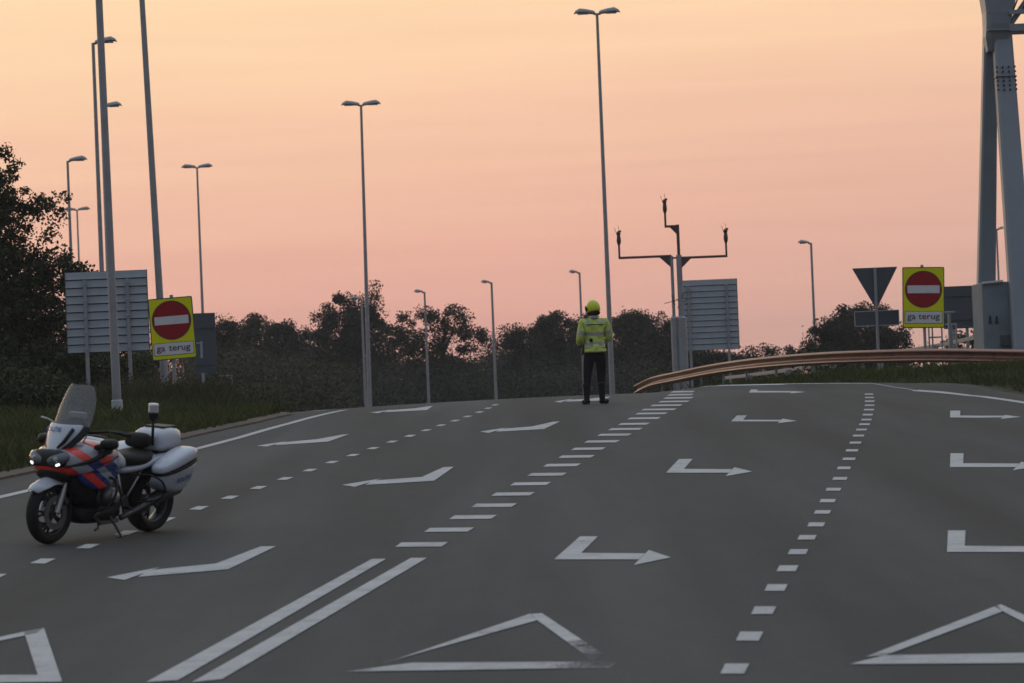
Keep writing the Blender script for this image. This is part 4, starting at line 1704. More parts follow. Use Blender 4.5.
# front fender: shell over the tyre
mb = MB()
rings = []
for k in range(9):
    a = math.radians(38 + k * 11.5)
    rad = 0.335 + (0.03 if k < 2 else 0.0) + (0.01 * max(0, k - 6))
    hw = 0.085 + 0.02 * math.sin(math.pi * k / 8) - (0.03 if k == 0 else 0)
    ring = []
    for j in range(7):
        t = -1 + 2 * j / 6
        rr_ = rad - 0.05 * t * t - (0.02 if abs(t) > .9 else 0)
        ring.append(Vector((0.745 + rr_ * math.cos(a), hw * t, 0.30 + rr_ * math.sin(a))))
    rings.append(ring)
mb.rings(rings, caps=False, closed=False)
mb.build('front_fender', M_BODYW, bike, smooth=True, solid=0.008, subsurf=1)

# fork legs
for s in (-1, 1):
    mb = MB()
    mb.tube([(0.745, s * .095, 0.30), (0.66, s * .10, 0.52)], [0.03, 0.028], 10)
    mb.tube([(0.66, s * .10, 0.52), (0.50, s * .10, 0.92)], [0.021, 0.021], 10)
    mb.build('fork_leg', M_CHROME, bike, smooth=True, auto=40)

# main fairing
loft('fairing', [(0.905, .045, .72, .78), (0.89, .13, .68, .84), (0.84, .215, .645, .875), (0.76, .275, .625, .90), (0.64, .325, .60, .935), (0.48, .35, .585, .965),
                 (0.32, .335, .585, .965), (0.16, .285, .60, .93), (0.03, .22, .62, .88), (-0.04, .17, .64, .84)], M_LIV, bike, p=3.0, n=28)
for s in (-1, 1):
    # lower side cowls in front of the cylinders
    loft('side_cowl', [(0.70, .030, .62, .76, s * .225), (0.62, .05, .55, .78, s * .245), (0.48, .06, .49, .80, s * .265), (0.34, .055, .50, .80, s * .255), (0.20, .045, .55, .80, s * .24), (0.10, .025, .62, .78, s * .215)],
         M_LIV, bike, p=3.2, n=18)
    # inner dark side panel
    loft('knee_panel', [(0.16, .03, .70, .90, s * .22), (0.04, .045, .69, .86, s * .205), (-0.06, .04, .68, .80, s * .19), (-0.13, .025, .68, .75, s * .18)], M_BODYW, bike, n=14)
# dark throat between wheel and fairing
loft('radiator_shroud', [(0.62, .16, .52, .66), (0.50, .21, .36, .70), (0.34, .22, .28, .70), (0.18, .20, .25, .66), (0.02, .17, .24, .6)], M_BLACK, bike, n=16)
loft('belly_pan', [(0.46, .10, .20, .34), (0.36, .17, .155, .36), (0.15, .19, .15, .36), (-0.08, .17, .16, .34), (-0.18, .12, .2, .32)], M_BLACK, bike, n=16)

# nose lights
nose = MB()
loftlamp = loft('headlight', [(0.912, .05, .745, .81), (0.897, .165, .72, .855), (0.857, .225, .705, .885), (0.80, .235, .71, .90)], M_BLACK, bike, p=3.4, n=20)
for s in (-1, 1):
    loft('headlight_glass', [(0.925, .03, .755, .80, s * .06), (0.91, .075, .74, .835, s * .105), (0.87, .095, .75, .865, s * .15), (0.81, .07, .79, .89, s * .20)], M_LENS, loftlamp, p=2.2, n=12)
    # dark air intakes cut into the fairing flank, and the seam to the lower cowl
    loft('side_vent', [(0.52, .02, .84, .87, s * .345), (0.46, .028, .825, .885, s * .352), (0.36, .028, .83, .89, s * .345), (0.30, .018, .85, .88, s * .335)], M_BLACK, bike, p=2.4, n=12)
    mb = MB()
    mb.tube(catmull([(0.72, s * .262, .70), (0.60, s * .312, .735), (0.44, s * .345, .755), (0.28, s * .325, .775), (0.14, s * .275, .80)], 4), .006, 6)
    mb.build('panel_seam', M_BLACK, bike, smooth=True)
    mb = MB()
    mb.tube(catmull([(0.84, s * .205, .735), (0.66, s * .315, .775), (0.50, s * .365, .83), (0.42, s * .40, .90)], 4), [.012 + .022 * i / 12 for i in range(13)], 8)
    mb.build('hand_guard', M_BLACK, bike, smooth=True)
    mb = MB()
    mb.tube(catmull([(0.44, s * .12, 1.0), (0.56, s * .16, .90), (0.60, s * .13, .62), (0.66, s * .11, .42)], 5), .007, 6)
    mb.build('brake_hose', M_BLACK, bike, smooth=True)
for s in (-1, 1):
    mb = MB()
    mb.lathe((0.893, s * .135, .805), (1, s * .25, 0), [(.026, 0), (.026, .02), (.020, .026)], 16)
    lm = mb.build('projector', M_CHROME, loftlamp, smooth=True, auto=40)
    mb = MB()
    mb.lathe((0.916, s * .141, .805), (1, s * .25, 0), [(.018, 0), (.015, .008), (.006, .011)], 14)
    mb.build('projector_glass', mat('projector_glass', (.3, .35, .36), .05), lm, smooth=True)
    mb = MB()
    mb.box((0.905, s * .165, .757), (.02, .045, .022), Matrix.Rotation(s * .3, 3, 'Z') @ Matrix.Rotation(s * .35, 3, 'X'))
    mb.build('flasher', M_FLASH, bike, bevel=.006)
    mb = MB()
    mb.box((0.897, s * .165, .757), (.018, .08, .04), Matrix.Rotation(s * .3, 3, 'Z') @ Matrix.Rotation(s * .35, 3, 'X'))
    mb.build('flasher_housing', M_BLACK, bike, bevel=.006)
# black beak under the lamps
loft('nose_scoop', [(0.90, .07, .65, .725), (0.87, .16, .62, .725), (0.78, .22, .58, .70), (0.66, .20, .55, .66)], M_BLACK, bike, n=16)


def sheet(name, rows, material, parent, solid=.005, sub=1):
    """rows from bottom to top: (z, x at centre, half width, wrap back)"""
    mb = MB()
    rings = []
    for z, x, hw, back in rows:
        ring = []
        for j in range(9):
            t = -1 + j / 4
            ring.append(Vector((x - back * abs(t) ** 2.0, hw * t, z + 0.0 * t)))
        rings.append(ring)
    mb.rings(rings, caps=False, closed=False)
    return mb.build(name, material, parent, smooth=True, solid=solid, subsurf=sub)


sheet('windscreen', [(0.94, .735, .19, .12), (1.05, .685, .235, .14), (1.18, .62, .242, .14), (1.31, .555, .225, .13), (1.42, .50, .185, .11), (1.475, .475, .135, .09)], M_SCREEN, bike)
sheet('screen_panel', [(0.855, .835, .035, .01), (0.89, .815, .09, .03), (0.96, .775, .155, .06), (1.05, .722, .205, .09), (1.115, .682, .225, .105)], M_BODYW, bike, solid=.008)
sheet('screen_base', [(0.82, .832, .06, .02), (0.87, .81, .14, .05), (0.94, .768, .205, .09), (1.01, .728, .25, .13), (1.10, .675, .275, .155)], M_BLACK, bike, solid=.006)
# strut across the panel
mb = MB()
mb.tube([(0.80, 0.06, 0.90), (0.775, 0.12, 0.96), (0.70, 0.175, 1.08)], [.012, .018, .02], 8)
mb.build('screen_strut', M_BLACK, bike, smooth=True)
TM = Matrix.Translation((0.722, -0.06, 1.06)) @ Matrix(((0, -0.32, 0.87), (1, 0, 0), (0, 0.9, 0.42))).to_4x4() @ Matrix.Translation((0, 0, 0.008))
tx = text_mesh('POLITIE', 0.06, 'lettering', M_TEXT, bike, TM, sx=.95, bold=.0015)
# instrument hood and phone mount behind the screen
mb = MB()
mb.box((0.50, 0.0, 1.10), (.10, .30, .10), Matrix.Rotation(-.5, 3, 'Y'))
mb.build('dash', M_BLACK, bike, bevel=.03)
mb = MB()
mb.box((0.50, 0.05, 1.19), (.06, .20, .06))
mb.build('radio_unit', mat('radio_grey', (.18, .18, .19), .5, noise=.4, nscale=30), bike, bevel=.012)

# handlebar, grips, mirrors
mb = MB()
mb.tube([(0.36, -.18, 1.03), (0.28, -.33, 1.05), (0.17, -.43, 1.02)], .014, 8)
mb.tube([(0.36, .18, 1.03), (0.28, .33, 1.05), (0.17, .43, 1.02)], .014, 8)
mb.tube([(0.36, -.18, 1.03), (0.36, .18, 1.03)], .016, 8)
hb = mb.build('handlebar', M_BLACK, bike, smooth=True)
for s in (-1, 1):
    mb = MB()
    mb.tube([(0.25, s * .355, 1.045), (0.14, s * .455, 1.012)], .021, 10)
    mb.build('grip', M_BLACK, hb, smooth=True)
    mb = MB()
    mb.tube([(0.30, s * .32, 1.05), (0.27, s * .41, 1.045), (0.20, s * .49, 1.02)], .008, 6)
    mb.build('lever', M_DARKSTEEL, hb, smooth=True)
    loft('mirror', [(0.44, .035, .92, .96, s * .37), (0.41, .075, .885, .985, s * .375), (0.35, .09, .88, .99, s * .38), (0.30, .075, .89, .985, s * .38), (0.29, .05, .90, .975, s * .38)], M_BLACK, bike, n=16)
    mb = MB()
    mb.tube([(0.42, s * .27, .90), (0.40, s * .36, .92)], .03, 8)
    mb.build('mirror_arm', M_BLACK, bike, smooth=True)
mb = MB()
mb.tube([(0.46, -.22, 1.07), (0.47, -.36, 1.125), (0.47, -.45, 1.135)], [.008, .008, .014], 6)
mb.build('antenna_stalk', M_CHROME, bike, smooth=True)

# the whole front cowling sits a little behind the wheel's leading edge
for o in bike.children:
    if o.name.split('.')[0] in ('fairing', 'side_cowl', 'headlight', 'flasher', 'flasher_housing', 'nose_scoop', 'windscreen', 'screen_panel', 'screen_base', 'screen_strut', 'lettering',
                                'dash', 'radio_unit', 'hand_guard', 'panel_seam', 'side_vent', 'antenna_stalk', 'brake_hose'):
        o.location.x -= 0.08
        o.scale.y = 0.93

# tank, seat, tail
loft('tank', [(0.34, .17, .80, .96), (0.22, .20, .76, .99), (0.05, .19, .74, .96), (-0.08, .15, .72, .88), (-0.14, .11, .72, .82)], M_BODYW, bike, n=20)
loft('tank_cover', [(0.20, .08, .96, .996), (0.10, .10, .95, .99), (-0.03, .09, .89, .95), (-0.11, .06, .83, .89)], M_BLACK, bike, n=14)
loft('seat', [(0.02, .12, .72, .82), (-0.08, .19, .68, .82), (-0.26, .23, .66, .80), (-0.42, .23, .665, .80), (-0.54, .20, .69, .82), (-0.60, .15, .71, .83)], M_SEAT, bike, p=3.0, n=20)
loft('tail_panel', [(-0.05, .14, .60, .68), (-0.20, .205, .60, .70), (-0.40, .215, .61, .71), (-0.60, .20, .65, .76), (-0.80, .17, .70, .80), (-0.98, .12, .74, .80)], M_BODYW, bike, p=2.8, n=20)
loft('backrest', [(-0.49, .10, .85, .92), (-0.51, .145, .82, .965), (-0.56, .155, .82, .975), (-0.61, .13, .83, .965)], M_SEAT, bike, p=3.0, n=18)
# top case
tb = loft('top_case', [(-0.60, .13, .80, .93), (-0.62, .175, .775, .97), (-0.70, .195, .77, 1.005), (-0.84, .195, .78, 1.02), (-0.95, .175, .80, 1.0), (-1.0, .13, .83, .96)], M_BODYW, bike, p=3.6, n=24)
mb = MB()
mb.box((-0.84, 0, 1.012), (.22, .24, .018))
mb.build('case_rack', M_BLACK, tb, bevel=.008)
mb = MB()
mb.box((-0.80, 0, .785), (.40, .30, .03))
mb.build('case_plate', M_BLACK, tb, bevel=.008)
mb = MB()
mb.box((-0.98, 0.10, .83), (.04, .05, .05))
mb.build('rear_lamp', M_AMBER, bike, bevel=.012)
# beacon on its pole
mb = MB()
mb.tube([(-0.60, .135, .85), (-0.60, .135, 1.13)], .014, 8)
bp_ = mb.build('beacon_pole', M_BLACK, bike, smooth=True)
mb = MB()
mb.lathe((-0.60, .135, 1.115), (0, 0, 1), [(.028, -.02), (.052, 0), (.054, .045), (.046, .05)], 18)
mb.build('beacon_base', M_BLACK, bp_, smooth=True, auto=40)
mb = MB()
mb.lathe((-0.60, .135, 1.165), (0, 0, 1), [(.048, 0), (.050, .012), (.047, .018), (.050, .03), (.047, .036), (.050, .048), (.047, .055), (.049, .066), (.046, .07)], 18)
mb.build('beacon_lens', mat('beacon_lens', (.36, .36, .38), .15), bp_, smooth=True)
mb = MB()
mb.lathe((-0.60, .135, 1.235), (0, 0, 1), [(.050, 0), (.050, .012), (.04, .02), (.01, .023)], 18)
mb.build('beacon_cap', mat('beacon_cap', (.75, .75, .76), .3), bp_, smooth=True, auto=40)

# panniers
for s in (-1, 1):
    y = s * .345
    pn = loft('pannier', [(-0.40, .05, .56, .63, y - s * .02), (-0.43, .10, .50, .635, y), (-0.60, .125, .405, .655, y + s * .01), (-0.78, .13, .37, .675, y + s * .01), (-0.90, .12, .40, .69, y), (-0.95, .085, .46, .69, y)], M_BODYW, bike, p=5.5, n=28)
    loft('pannier_lid', [(-0.385, .05, .645, .70, y - s * .02), (-0.42, .105, .642, .74, y), (-0.60, .13, .66, .80, y + s * .01), (-0.78, .135, .68, .835, y + s * .01), (-0.91, .125, .695, .83, y), (-0.96, .09, .70, .79, y)], M_BODYW, pn, p=3.4, n=24)
    loft('pannier_band', [(-0.39, .058, .618, .65, y - s * .02), (-0.425, .109, .618, .65, y), (-0.60, .134, .63, .675, y + s * .01), (-0.78, .139, .65, .697, y + s * .01), (-0.905, .129, .665, .712, y), (-0.958, .095, .67, .715, y)], M_BLACK, pn, p=4.5, n=24)
    if s > 0:
        TM = Matrix.Translation((-0.72, y + .1425, .53)) @ Matrix(((-1, 0, 0), (0, 0, 1), (0, 1, 0))).to_4x4()
        tx = text_mesh('POLITIE', .075, 'lettering', M_TEXT, bike, TM, bold=.001)
            # guard bar round the pannier and the cylinder guard
    mb = MB()
    pts = catmull([(-0.20, s * .20, .60), (-0.32, s * .33, .60), (-0.42, s * .40, .54), (-0.46, s * .41, .44), (-0.40, s * .36, .36), (-0.26, s * .22, .34)], 5)
    mb.tube(pts, .010, 8)
    mb.build('pannier_guard', M_BLACK, bike, smooth=True)
    mb = MB()
    pts = catmull([(0.40, s * .18, .28), (0.36, s * .36, .34), (0.30, s * .42, .46), (0.24, s * .38, .58), (0.20, s * .22, .62)], 5)
    mb.tube(pts, .014, 8)
    mb.build('engine_guard', M_BLACK, bike, smooth=True)
    # boxer cylinder
    mb = MB()
    mb.lathe((0.22, s * .13, .42), (0, s, 0.06), [(.085, 0), (.095, .02), (.08, .03), (.095, .045), (.08, .055), (.095, .07), (.08, .08), (.095, .095), (.085, .105), (.098, .12), (.095, .20), (.07, .225), (.03, .235)], 20)
    cy = mb.build('cylinder', M_ENG, bike, smooth=True, auto=45)
    mb = MB()
    mb.lathe((0.22, s * .345, .433), (0, s, 0.06), [(.055, 0), (.055, .02), (.045, .025)], 16)
    mb.build('cylinder_cap', M_CHROME, cy, smooth=True, auto=40)
    mb = MB()
    mb.tube([(0.26, s * .24, .35), (0.34, s * .22, .24), (0.20, s * .16, .17), (-0.1, s * .13, .17)], .022, 8)
    mb.build('exhaust_header', M_CHROME, bike, smooth=True)
    # foot peg and plate
    mb = MB()
    mb.box((-0.12, s * .20, .33), (.10, .02, .16), Matrix.Rotation(.3, 3, 'Y'))
    fp = mb.build('foot_plate', M_DARKSTEEL, bike, bevel=.008)
    mb = MB()
    mb.tube([(-0.10, s * .20, .30), (-0.10, s * .30, .295)], .014, 8)
    mb.build('foot_peg', M_BLACK, fp, smooth=True)
    mb = MB()
    mb.tube([(-0.02, s * .19, .62), (-0.05, s * .2, .46), (-0.16, s * .19, .33)], .012, 6)
    mb.build('frame_tube', M_CHROME, bike, smooth=True)
    mb = MB()
    mb.tube([(-0.14, s * .18, .36), (-0.34, s * .17, .56), (-0.46, s * .15, .70)], .013, 6)
    mb.build('subframe_tube', M_CHROME if s > 0 else M_BLACK, bike, smooth=True)
# panniers rake up towards the rear and tuck in below
for o in list(bike.children_recursive):
    nm = o.name.split('.')[0]
    if nm in ('pannier', 'pannier_lid', 'pannier_band') or (nm == 'lettering' and o.data.vertices[0].co.x < 0):
        for v in o.data.vertices:
            sg = 1 if v.co.y > 0 else -1
            v.co.y -= sg * 0.42 * max(0.0, 0.64 - v.co.z)
            v.co.x = -0.66 + (v.co.x + 0.66) * 0.88
            v.co.z = 0.62 + (v.co.z - 0.62) * 0.93 - 0.17 * (v.co.x + 0.66)
    elif nm in ('top_case', 'case_rack', 'case_plate') and o.parent == bike:
        o.location.x -= 0.05
# engine block, gearbox, swingarm, silencer
loft('engine_block', [(0.36, .12, .24, .52), (0.28, .15, .2, .60), (0.08, .16, .19, .62), (-0.12, .14, .22, .58), (-0.24, .10, .28, .52)], M_ENG, bike, p=4, n=18)
loft('gearbox', [(-0.10, .12, .26, .62), (-0.24, .13, .28, .68), (-0.40, .10, .40, .70), (-0.5, .07, .5, .70)], M_BLACK, bike, p=3, n=16)
mb = MB()
mb.tube([(-0.20, -.12, .36), (-0.45, -.13, .34), (-0.74, -.13, .312)], [.055, .05, .075], 10)
mb.build('swingarm', M_ENG, bike, smooth=True)
mb = MB()
mb.tube([(-0.14, .13, .19), (-0.36, .19, .27), (-0.48, .21, .33)], [.028, .035, .05], 10)
mb.tube([(-0.47, .21, .325), (-0.56, .22, .36), (-0.84, .25, .44), (-0.88, .252, .45)], [.05, .062, .066, .05], 14)
mb.build('silencer', M_ENG, bike, smooth=True, auto=50)
mb = MB()
rings = []
for k in range(7):
    a = math.radians(60 + k * 16)
    rings.append([Vector((-0.74 + .345 * math.cos(a), .10 * t, .312 + .345 * math.sin(a))) for t in (-1, -.4, .4, 1)])
mb.rings(rings, caps=False, closed=False)
mb.build('rear_mudguard', M_BLACK, bike, smooth=True, solid=.008)
mb = MB()
mb.box((-1.02, 0, .60), (.01, .20, .14), Matrix.Rotation(.2, 3, 'Y'))
mb.build('number_plate', mat('plate_yellow', (.5, .4, .04), .5), bike, bevel=.004)
# side stand: reaches the ground on the left in spite of the lean
Mi = bm_.inverted()
gz = lambda x, y: None
foot = Vector((0.02, 0.27, 0.27 * -math.tan(LEAN) * -1))
foot = Vector((0.02, 0.28, 0.28 * math.tan(-LEAN) * -1.0))
mb = MB()
mb.tube([(0.06, .15, .24), (0.03, .22, .13), (0.02, .275, .045)], [.016, .014, .012], 8)
mb.box((0.03, .28, .04), (.09, .045, .012))
mb.build('side_stand', M_DARKSTEEL, bike, smooth=False)
mb = MB()
mb.tube([(0.22, .16, .17), (0.27, .20, .13), (0.33, .21, .115)], .011, 6)
mb.build('gear_lever', M_DARKSTEEL, bike, smooth=True)

# ------------------------------------------------------------------ officer


def skin_mesh(nodes, edges, sub=2, root=0):
    """nodes: (x, y, z, rx, ry); returns a baked mesh grown with a Skin modifier"""
    me = bpy.data.meshes.new('skin_src')
    me.from_pydata([n[:3] for n in nodes], edges, [])
    o = bpy.data.objects.new('skin_tmp', me)
    COL.objects.link(o)
    md = o.modifiers.new('skin', 'SKIN')
    md.use_smooth_shade = True
    for i, n in enumerate(nodes):
        sv = me.skin_vertices[0].data[i]
        sv.radius = (n[3], n[4] if len(n) > 4 else n[3])
        sv.use_root = (i == root)
    ss = o.modifiers.new('sub', 'SUBSURF')
    ss.levels = ss.render_levels = sub
    bpy.context.view_layer.update()
    dg = bpy.context.evaluated_depsgraph_get()
    out = bpy.data.meshes.new_from_object(o.evaluated_get(dg))
    bpy.data.objects.remove(o)
    for p in out.polygons:
        p.use_smooth = True
    return out


M_TROUSER = mat('dark_trousers', (0.012, 0.011, 0.013), 0.9, spec=0.15, noise=0.3, nscale=12, bump=0.5, bscale=10)
M_BOOT = mat('black_boots', (0.008, 0.008, 0.009), 0.75, spec=0.2)
M_SKIN = mat('skin', (0.35, 0.2, 0.15), 0.6)
M_GLOVE = mat('glove', (0.03, 0.02, 0.028), 0.7)
M_REFL = mat('reflective_band', (0.30, 0.33, 0.30), 0.45, metal=0.3, noise=0.15, nscale=10)
M_HELM = mat('helmet_yellow', (0.52, 0.60, 0.01), 0.4, coat=0.2, noise=0.1, nscale=8)


def jacket_material():
    mt = bpy.data.materials.new('hi_vis_jacket')
    mt.use_nodes = True
    t = mt.node_tree
    b = t.nodes['Principled BSDF']
    b.inputs['Roughness'].default_value = 0.75
    c = N(t, 'ShaderNodeTexCoord')
    n = N(t, 'ShaderNodeTexNoise')
    n.inputs['Scale'].default_value = 9
    n.inputs['Detail'].default_value = 3
    t.links.new(c.outputs['Object'], n.inputs['Vector'])
    col = ramp(t, n.outputs['Fac'], [(0.3, (0.31, 0.39, 0.07)), (0.7, (0.58, 0.65, 0.15))])
    t.links.new(col, b.inputs['Base Color'])
    bp = N(t, 'ShaderNodeBump')
    bp.inputs['Strength'].default_value = 0.9
    bp.inputs['Distance'].default_value = 0.03
    t.links.new(n.outputs['Fac'], bp.inputs['Height'])
    t.links.new(bp.outputs[0], b.inputs['Normal'])
    return mt


M_JACKET = jacket_material()
pc = hit(597, 404.2)
person = thing('person', pc, 'person in yellow-green reflective jacket and yellow helmet standing with back turned', 'person', None, math.radians(8))

# skeleton, x right, y away from the camera, z up
nodes = [
    (0, 0, 0.96, .145, .11),        # 0 pelvis
    (0, 0, 1.12, .135, .10),        # 1 waist
    (0, 0.0, 1.30, .155, .11),      # 2 chest
    (0, -.01, 1.44, .12, .085),     # 3 upper chest
    (0, 0.0, 1.54, .055, .058),     # 4 neck
    (0, .02, 1.62, .075, .085),     # 5 jaw
    (0, .02, 1.72, .082, .095),     # 6 skull
    (0, .02, 1.77, .06, .07),       # 7 crown
    (-.10, 0, .86, .108, .112),      # 8 left hip
    (-.15, .02, .50, .080, .084),   # 9 left knee
    (-.165, -.015, .32, .060, .066),   # 10 calf
    (-.18, -.02, .10, .048, .052),  # 11 ankle
    (.10, 0, .86, .108, .112),       # 12 right hip
    (.105, .04, .50, .080, .084),     # 13
    (.10, .01, .32, .060, .066),
    (.095, -.01, .10, .048, .052),
    (-.19, 0, 1.45, .06, .06),      # 16 left shoulder
    (-.25, -.05, 1.17, .048, .048),  # 17 left elbow
    (-.24, .16, 1.06, .038, .038),  # 18 left wrist
    (.19, 0, 1.45, .06, .06),       # 19
    (.265, -.02, 1.18, .048, .048),
    (.20, .20, 1.12, .038, .038),
    (-.20, .08, .045, .045, .04),  # 22 left ball of foot
    (-.215, .15, .035, .035, .03),
    (.145, .04, .045, .045, .04),   # 24
    (.20, .08, .035, .035, .03),
    (-.205, .22, 1.035, .036, .022),    # 26 left palm
    (.15, .25, 1.11, .036, .022),       # 27 right palm
]
edges = [(0, 1), (1, 2), (2, 3), (3, 4), (4, 5), (5, 6), (6, 7), (0, 8), (8, 9), (9, 10), (10, 11), (0, 12), (12, 13), (13, 14), (14, 15),
         (3, 16), (16, 17), (17, 18), (3, 19), (19, 20), (20, 21), (11, 22), (22, 23), (15, 24), (24, 25), (18, 26), (21, 27)]


def finger(base, dirs, r=.009):
    i = len(nodes)
    p = Vector(base[1])
    nodes.append((*p, r))
    edges.append((base[0], i))
    for d in dirs:
        p = p + Vector(d)
        nodes.append((*p, r * .9))
        edges.append((i, i + 1))
        i += 1


for pi, side, py in ((26, 1, 0), (27, -1, 0)):
    b = Vector(nodes[pi][:3])
    for k in range(4):
        off = Vector((side * .028, .03, .03 - .02 * k))
        ln = (.034, .038, .036, .028)[k]
        finger((pi, b + off), [(side * ln, .012, -.002), (side * ln * .4, -ln * .8, -.004)])
    finger((pi, b + Vector((side * .005, -.02, .035))), [(side * .03, .005, .02), (side * .024, .012, .008)], .010)
body = skin_mesh(nodes, edges)
body.name = 'body'
for mm in (M_TROUSER, M_SKIN, M_GLOVE, M_BOOT):
    body.materials.append(mm)
for p in body.polygons:
    c = p.center
    if c.z > 1.50 and abs(c.x) < .15:
        p.material_index = 1
    elif c.z > .98 and (c.y > .165):
        p.material_index = 2
    elif c.z < .36:
        p.material_index = 0
ob = bpy.data.objects.new('body', body)
COL.objects.link(ob)
ob.parent = person

# jacket: torso and sleeves, a little larger than the body
jn = [(0, 0, 1.00, .182, .14), (0, 0, 1.10, .188, .145), (0, -.01, 1.27, .20, .15), (0, -.015, 1.42, .16, .12), (0, -.005, 1.515, .085, .082),
      (-.205, -.01, 1.45, .082, .085), (-.24, -.05, 1.30, .078, .078), (-.265, -.06, 1.17, .072, .072), (-.26, .06, 1.10, .062, .062), (-.245, .15, 1.065, .055, .055),
      (.205, -.01, 1.45, .082, .085), (.25, -.03, 1.30, .078, .078), (.275, -.03, 1.18, .072, .072), (.25, .09, 1.14, .062, .062), (.212, .185, 1.122, .055, .055)]
je = [(0, 1), (1, 2), (2, 3), (3, 4), (3, 5), (5, 6), (6, 7), (7, 8), (8, 9), (3, 10), (10, 11), (11, 12), (12, 13), (13, 14)]
jm = skin_mesh(jn, je, root=1)
jm.name = 'jacket'
jm.materials.append(M_JACKET)
jm.materials.append(M_REFL)
for p in jm.polygons:
    c = p.center
    z = c.z
    torso = abs(c.x) < .2
    if torso and (1.215 < z < 1.265 or 1.03 < z < 1.075):
        p.material_index = 1
    elif torso and c.y < 0 and 1.44 < z < 1.475:
        p.material_index = 1
    elif not torso and 1.24 < z < 1.30:
        p.material_index = 1
jo = bpy.data.objects.new('jacket', jm)
COL.objects.link(jo)
jo.parent = person
# seam across the shoulders and hem
mb = MB()
pts = [(-.15, -.125, 1.402), (-.08, -.145, 1.405), (0, -.152, 1.406), (.08, -.145, 1.405), (.15, -.125, 1.402)]
mb.tube(catmull(pts, 4), .008, 6)
mb.build('yoke_seam', M_TROUSER, jo, smooth=True)
mb = MB()
rg = []
for z, k in ((.915, 1.0), (.93, 1.02), (1.0, 1.0), (1.06, .98)):
    rg.append([Vector((.185 * k * math.cos(a), .138 * k * math.sin(a), z)) for a in [2 * math.pi * i / 24 for i in range(24)]])
mb.rings(rg, caps=False)
mb.build('jacket_hem', M_JACKET, jo, smooth=True, solid=.012)
# collar
mb = MB()
rg = [[Vector((.078 * k * math.cos(a), .078 * k * math.sin(a) + .0, z)) for a in [2 * math.pi * i / 18 for i in range(18)]] for z, k in ((1.50, 1.12), (1.545, .98), (1.575, .95))]
mb.rings(rg, caps=False)
mb.build('collar', M_REFL, jo, smooth=True, solid=.012)
# small radio on the lower back
mb = MB()
mb.box((-.085, -.152, 1.13), (.06, .04, .06))
mb.build('radio_pouch', M_TROUSER, person, bevel=.012)
# belt, holster
mb = MB()
mb.box((-.205, .03, .97), (.055, .10, .20), Matrix.Rotation(.1, 3, 'Y'))
mb.build('holster', M_GLOVE, person, bevel=.02)
# pale piping down the left trouser leg
mb = MB()
mb.tube(catmull([(-.205, -.01, .90), (-.218, -.005, .70), (-.222, .01, .52), (-.232, -.01, .40)], 4), .011, 6)
mb.build('trouser_piping', mat('piping_grey', (.22, .21, .22), .6), person, smooth=True)
# boots
for s, x, tx_, ty in ((-1, -.18, -.225, .17), (1, .095, .225, .09)):
    bn = [(x - s * .003, -.015, .40, .072, .078), (x - s * .001, -.018, .25, .062, .068), (x, -.02, .10, .055, .062), (x, -.03, .05, .052, .058), ((x + tx_) / 2, ty * .5, .05, .052, .048), (tx_, ty, .04, .045, .036)]
    m_b = skin_mesh(bn, [(0, 1), (1, 2), (2, 3), (3, 4), (4, 5)], root=2)
    for v in m_b.vertices:
        v.co.z = max(v.co.z, 0.0)
    m_b.name = 'boot'
    m_b.materials.append(M_BOOT)
    bo = bpy.data.objects.new('boot', m_b)
    COL.objects.link(bo)
    bo.parent = person
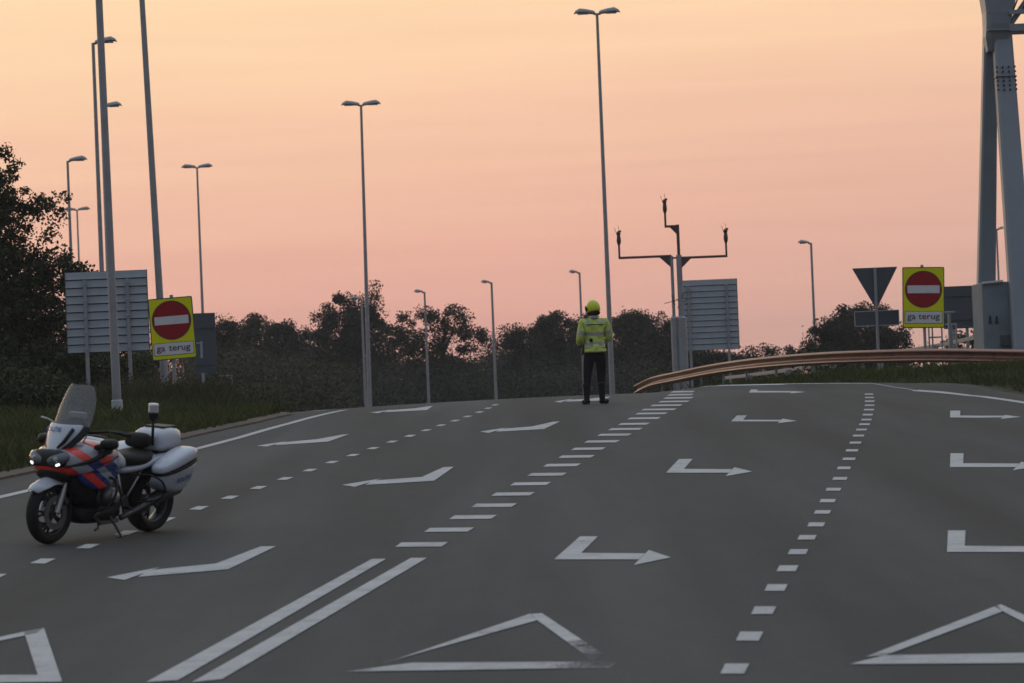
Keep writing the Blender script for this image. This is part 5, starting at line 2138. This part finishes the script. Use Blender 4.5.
# helmet: shell open below, dark neck roll, visor towards the front
hroot = bpy.data.objects.new('helmet', None)
COL.objects.link(hroot)
hroot.parent = person
hroot.location = (0, .01, 1.70)
hroot.rotation_euler = (math.radians(-6), math.radians(-4), math.radians(22))
hroot.scale = (0.93, 0.96, 0.97)
mb = MB()
rg = []
for i in range(9):
    t = i / 8
    a = math.radians(-32 + 122 * t)
    rr_ = .140 * math.cos(a) if a > 0 else .140 * (1 - .10 * (math.sin(-a) ** 2) * 2)
    rg.append([Vector((rr_ * .95 * math.cos(q), rr_ * 1.08 * math.sin(q), .148 * math.sin(a))) for q in [2 * math.pi * k / 24 for k in range(24)]])
mb.rings(rg)
mb.build('shell', M_HELM, hroot, smooth=True, subsurf=1)
mb = MB()
mb.rings([[Vector((r2 * .95 * math.cos(q), r2 * 1.06 * math.sin(q) + .005, z)) for q in [2 * math.pi * k / 24 for k in range(24)]] for r2, z in ((.12, -.075), (.128, -.09), (.118, -.125), (.098, -.14))])
mb.build('neck_roll', M_BOOT, hroot, smooth=True)
mb = MB()
rg = []
for z, r2 in ((-.06, .142), (-.02, .154), (.03, .152), (.06, .146)):
    rg.append([Vector((r2 * .95 * math.cos(q), r2 * 1.06 * math.sin(q), z)) for q in [math.radians(20 + 140 * k / 12) for k in range(13)]])
mb.rings(rg, caps=False, closed=False)
mb.build('visor', mat('visor_dark', (.02, .02, .025), .1), hroot, smooth=True, solid=.006)
for s in (-1, 1):
    mb = MB()
    mb.lathe((s * .132, .02, -.01), (s, 0, 0), [(.035, 0), (.032, .014), (.02, .018)], 14)
    mb.build('visor_hinge', M_BOOT, hroot, smooth=True, auto=40)


# ------------------------------------------------------------------ evening haze
mb = MB()
mb.box((0, 730, 12.0), (3000, 1640, 32.0))
hz_o = mb.build('haze', None)
hm = bpy.data.materials.new('haze')
hm.use_nodes = True
hm.node_tree.nodes.clear()
ho = N(hm.node_tree, 'ShaderNodeOutputMaterial')
hv = N(hm.node_tree, 'ShaderNodeVolumePrincipled')
hv.inputs['Color'].default_value = (0.95, 0.93, 0.93, 1)
hv.inputs['Density'].default_value = 0.00028
hm.node_tree.links.new(hv.outputs[0], ho.inputs['Volume'])
hz_o.data.materials.append(hm)
tag(hz_o, 'thin evening haze over the whole place', 'haze', kind='stuff')
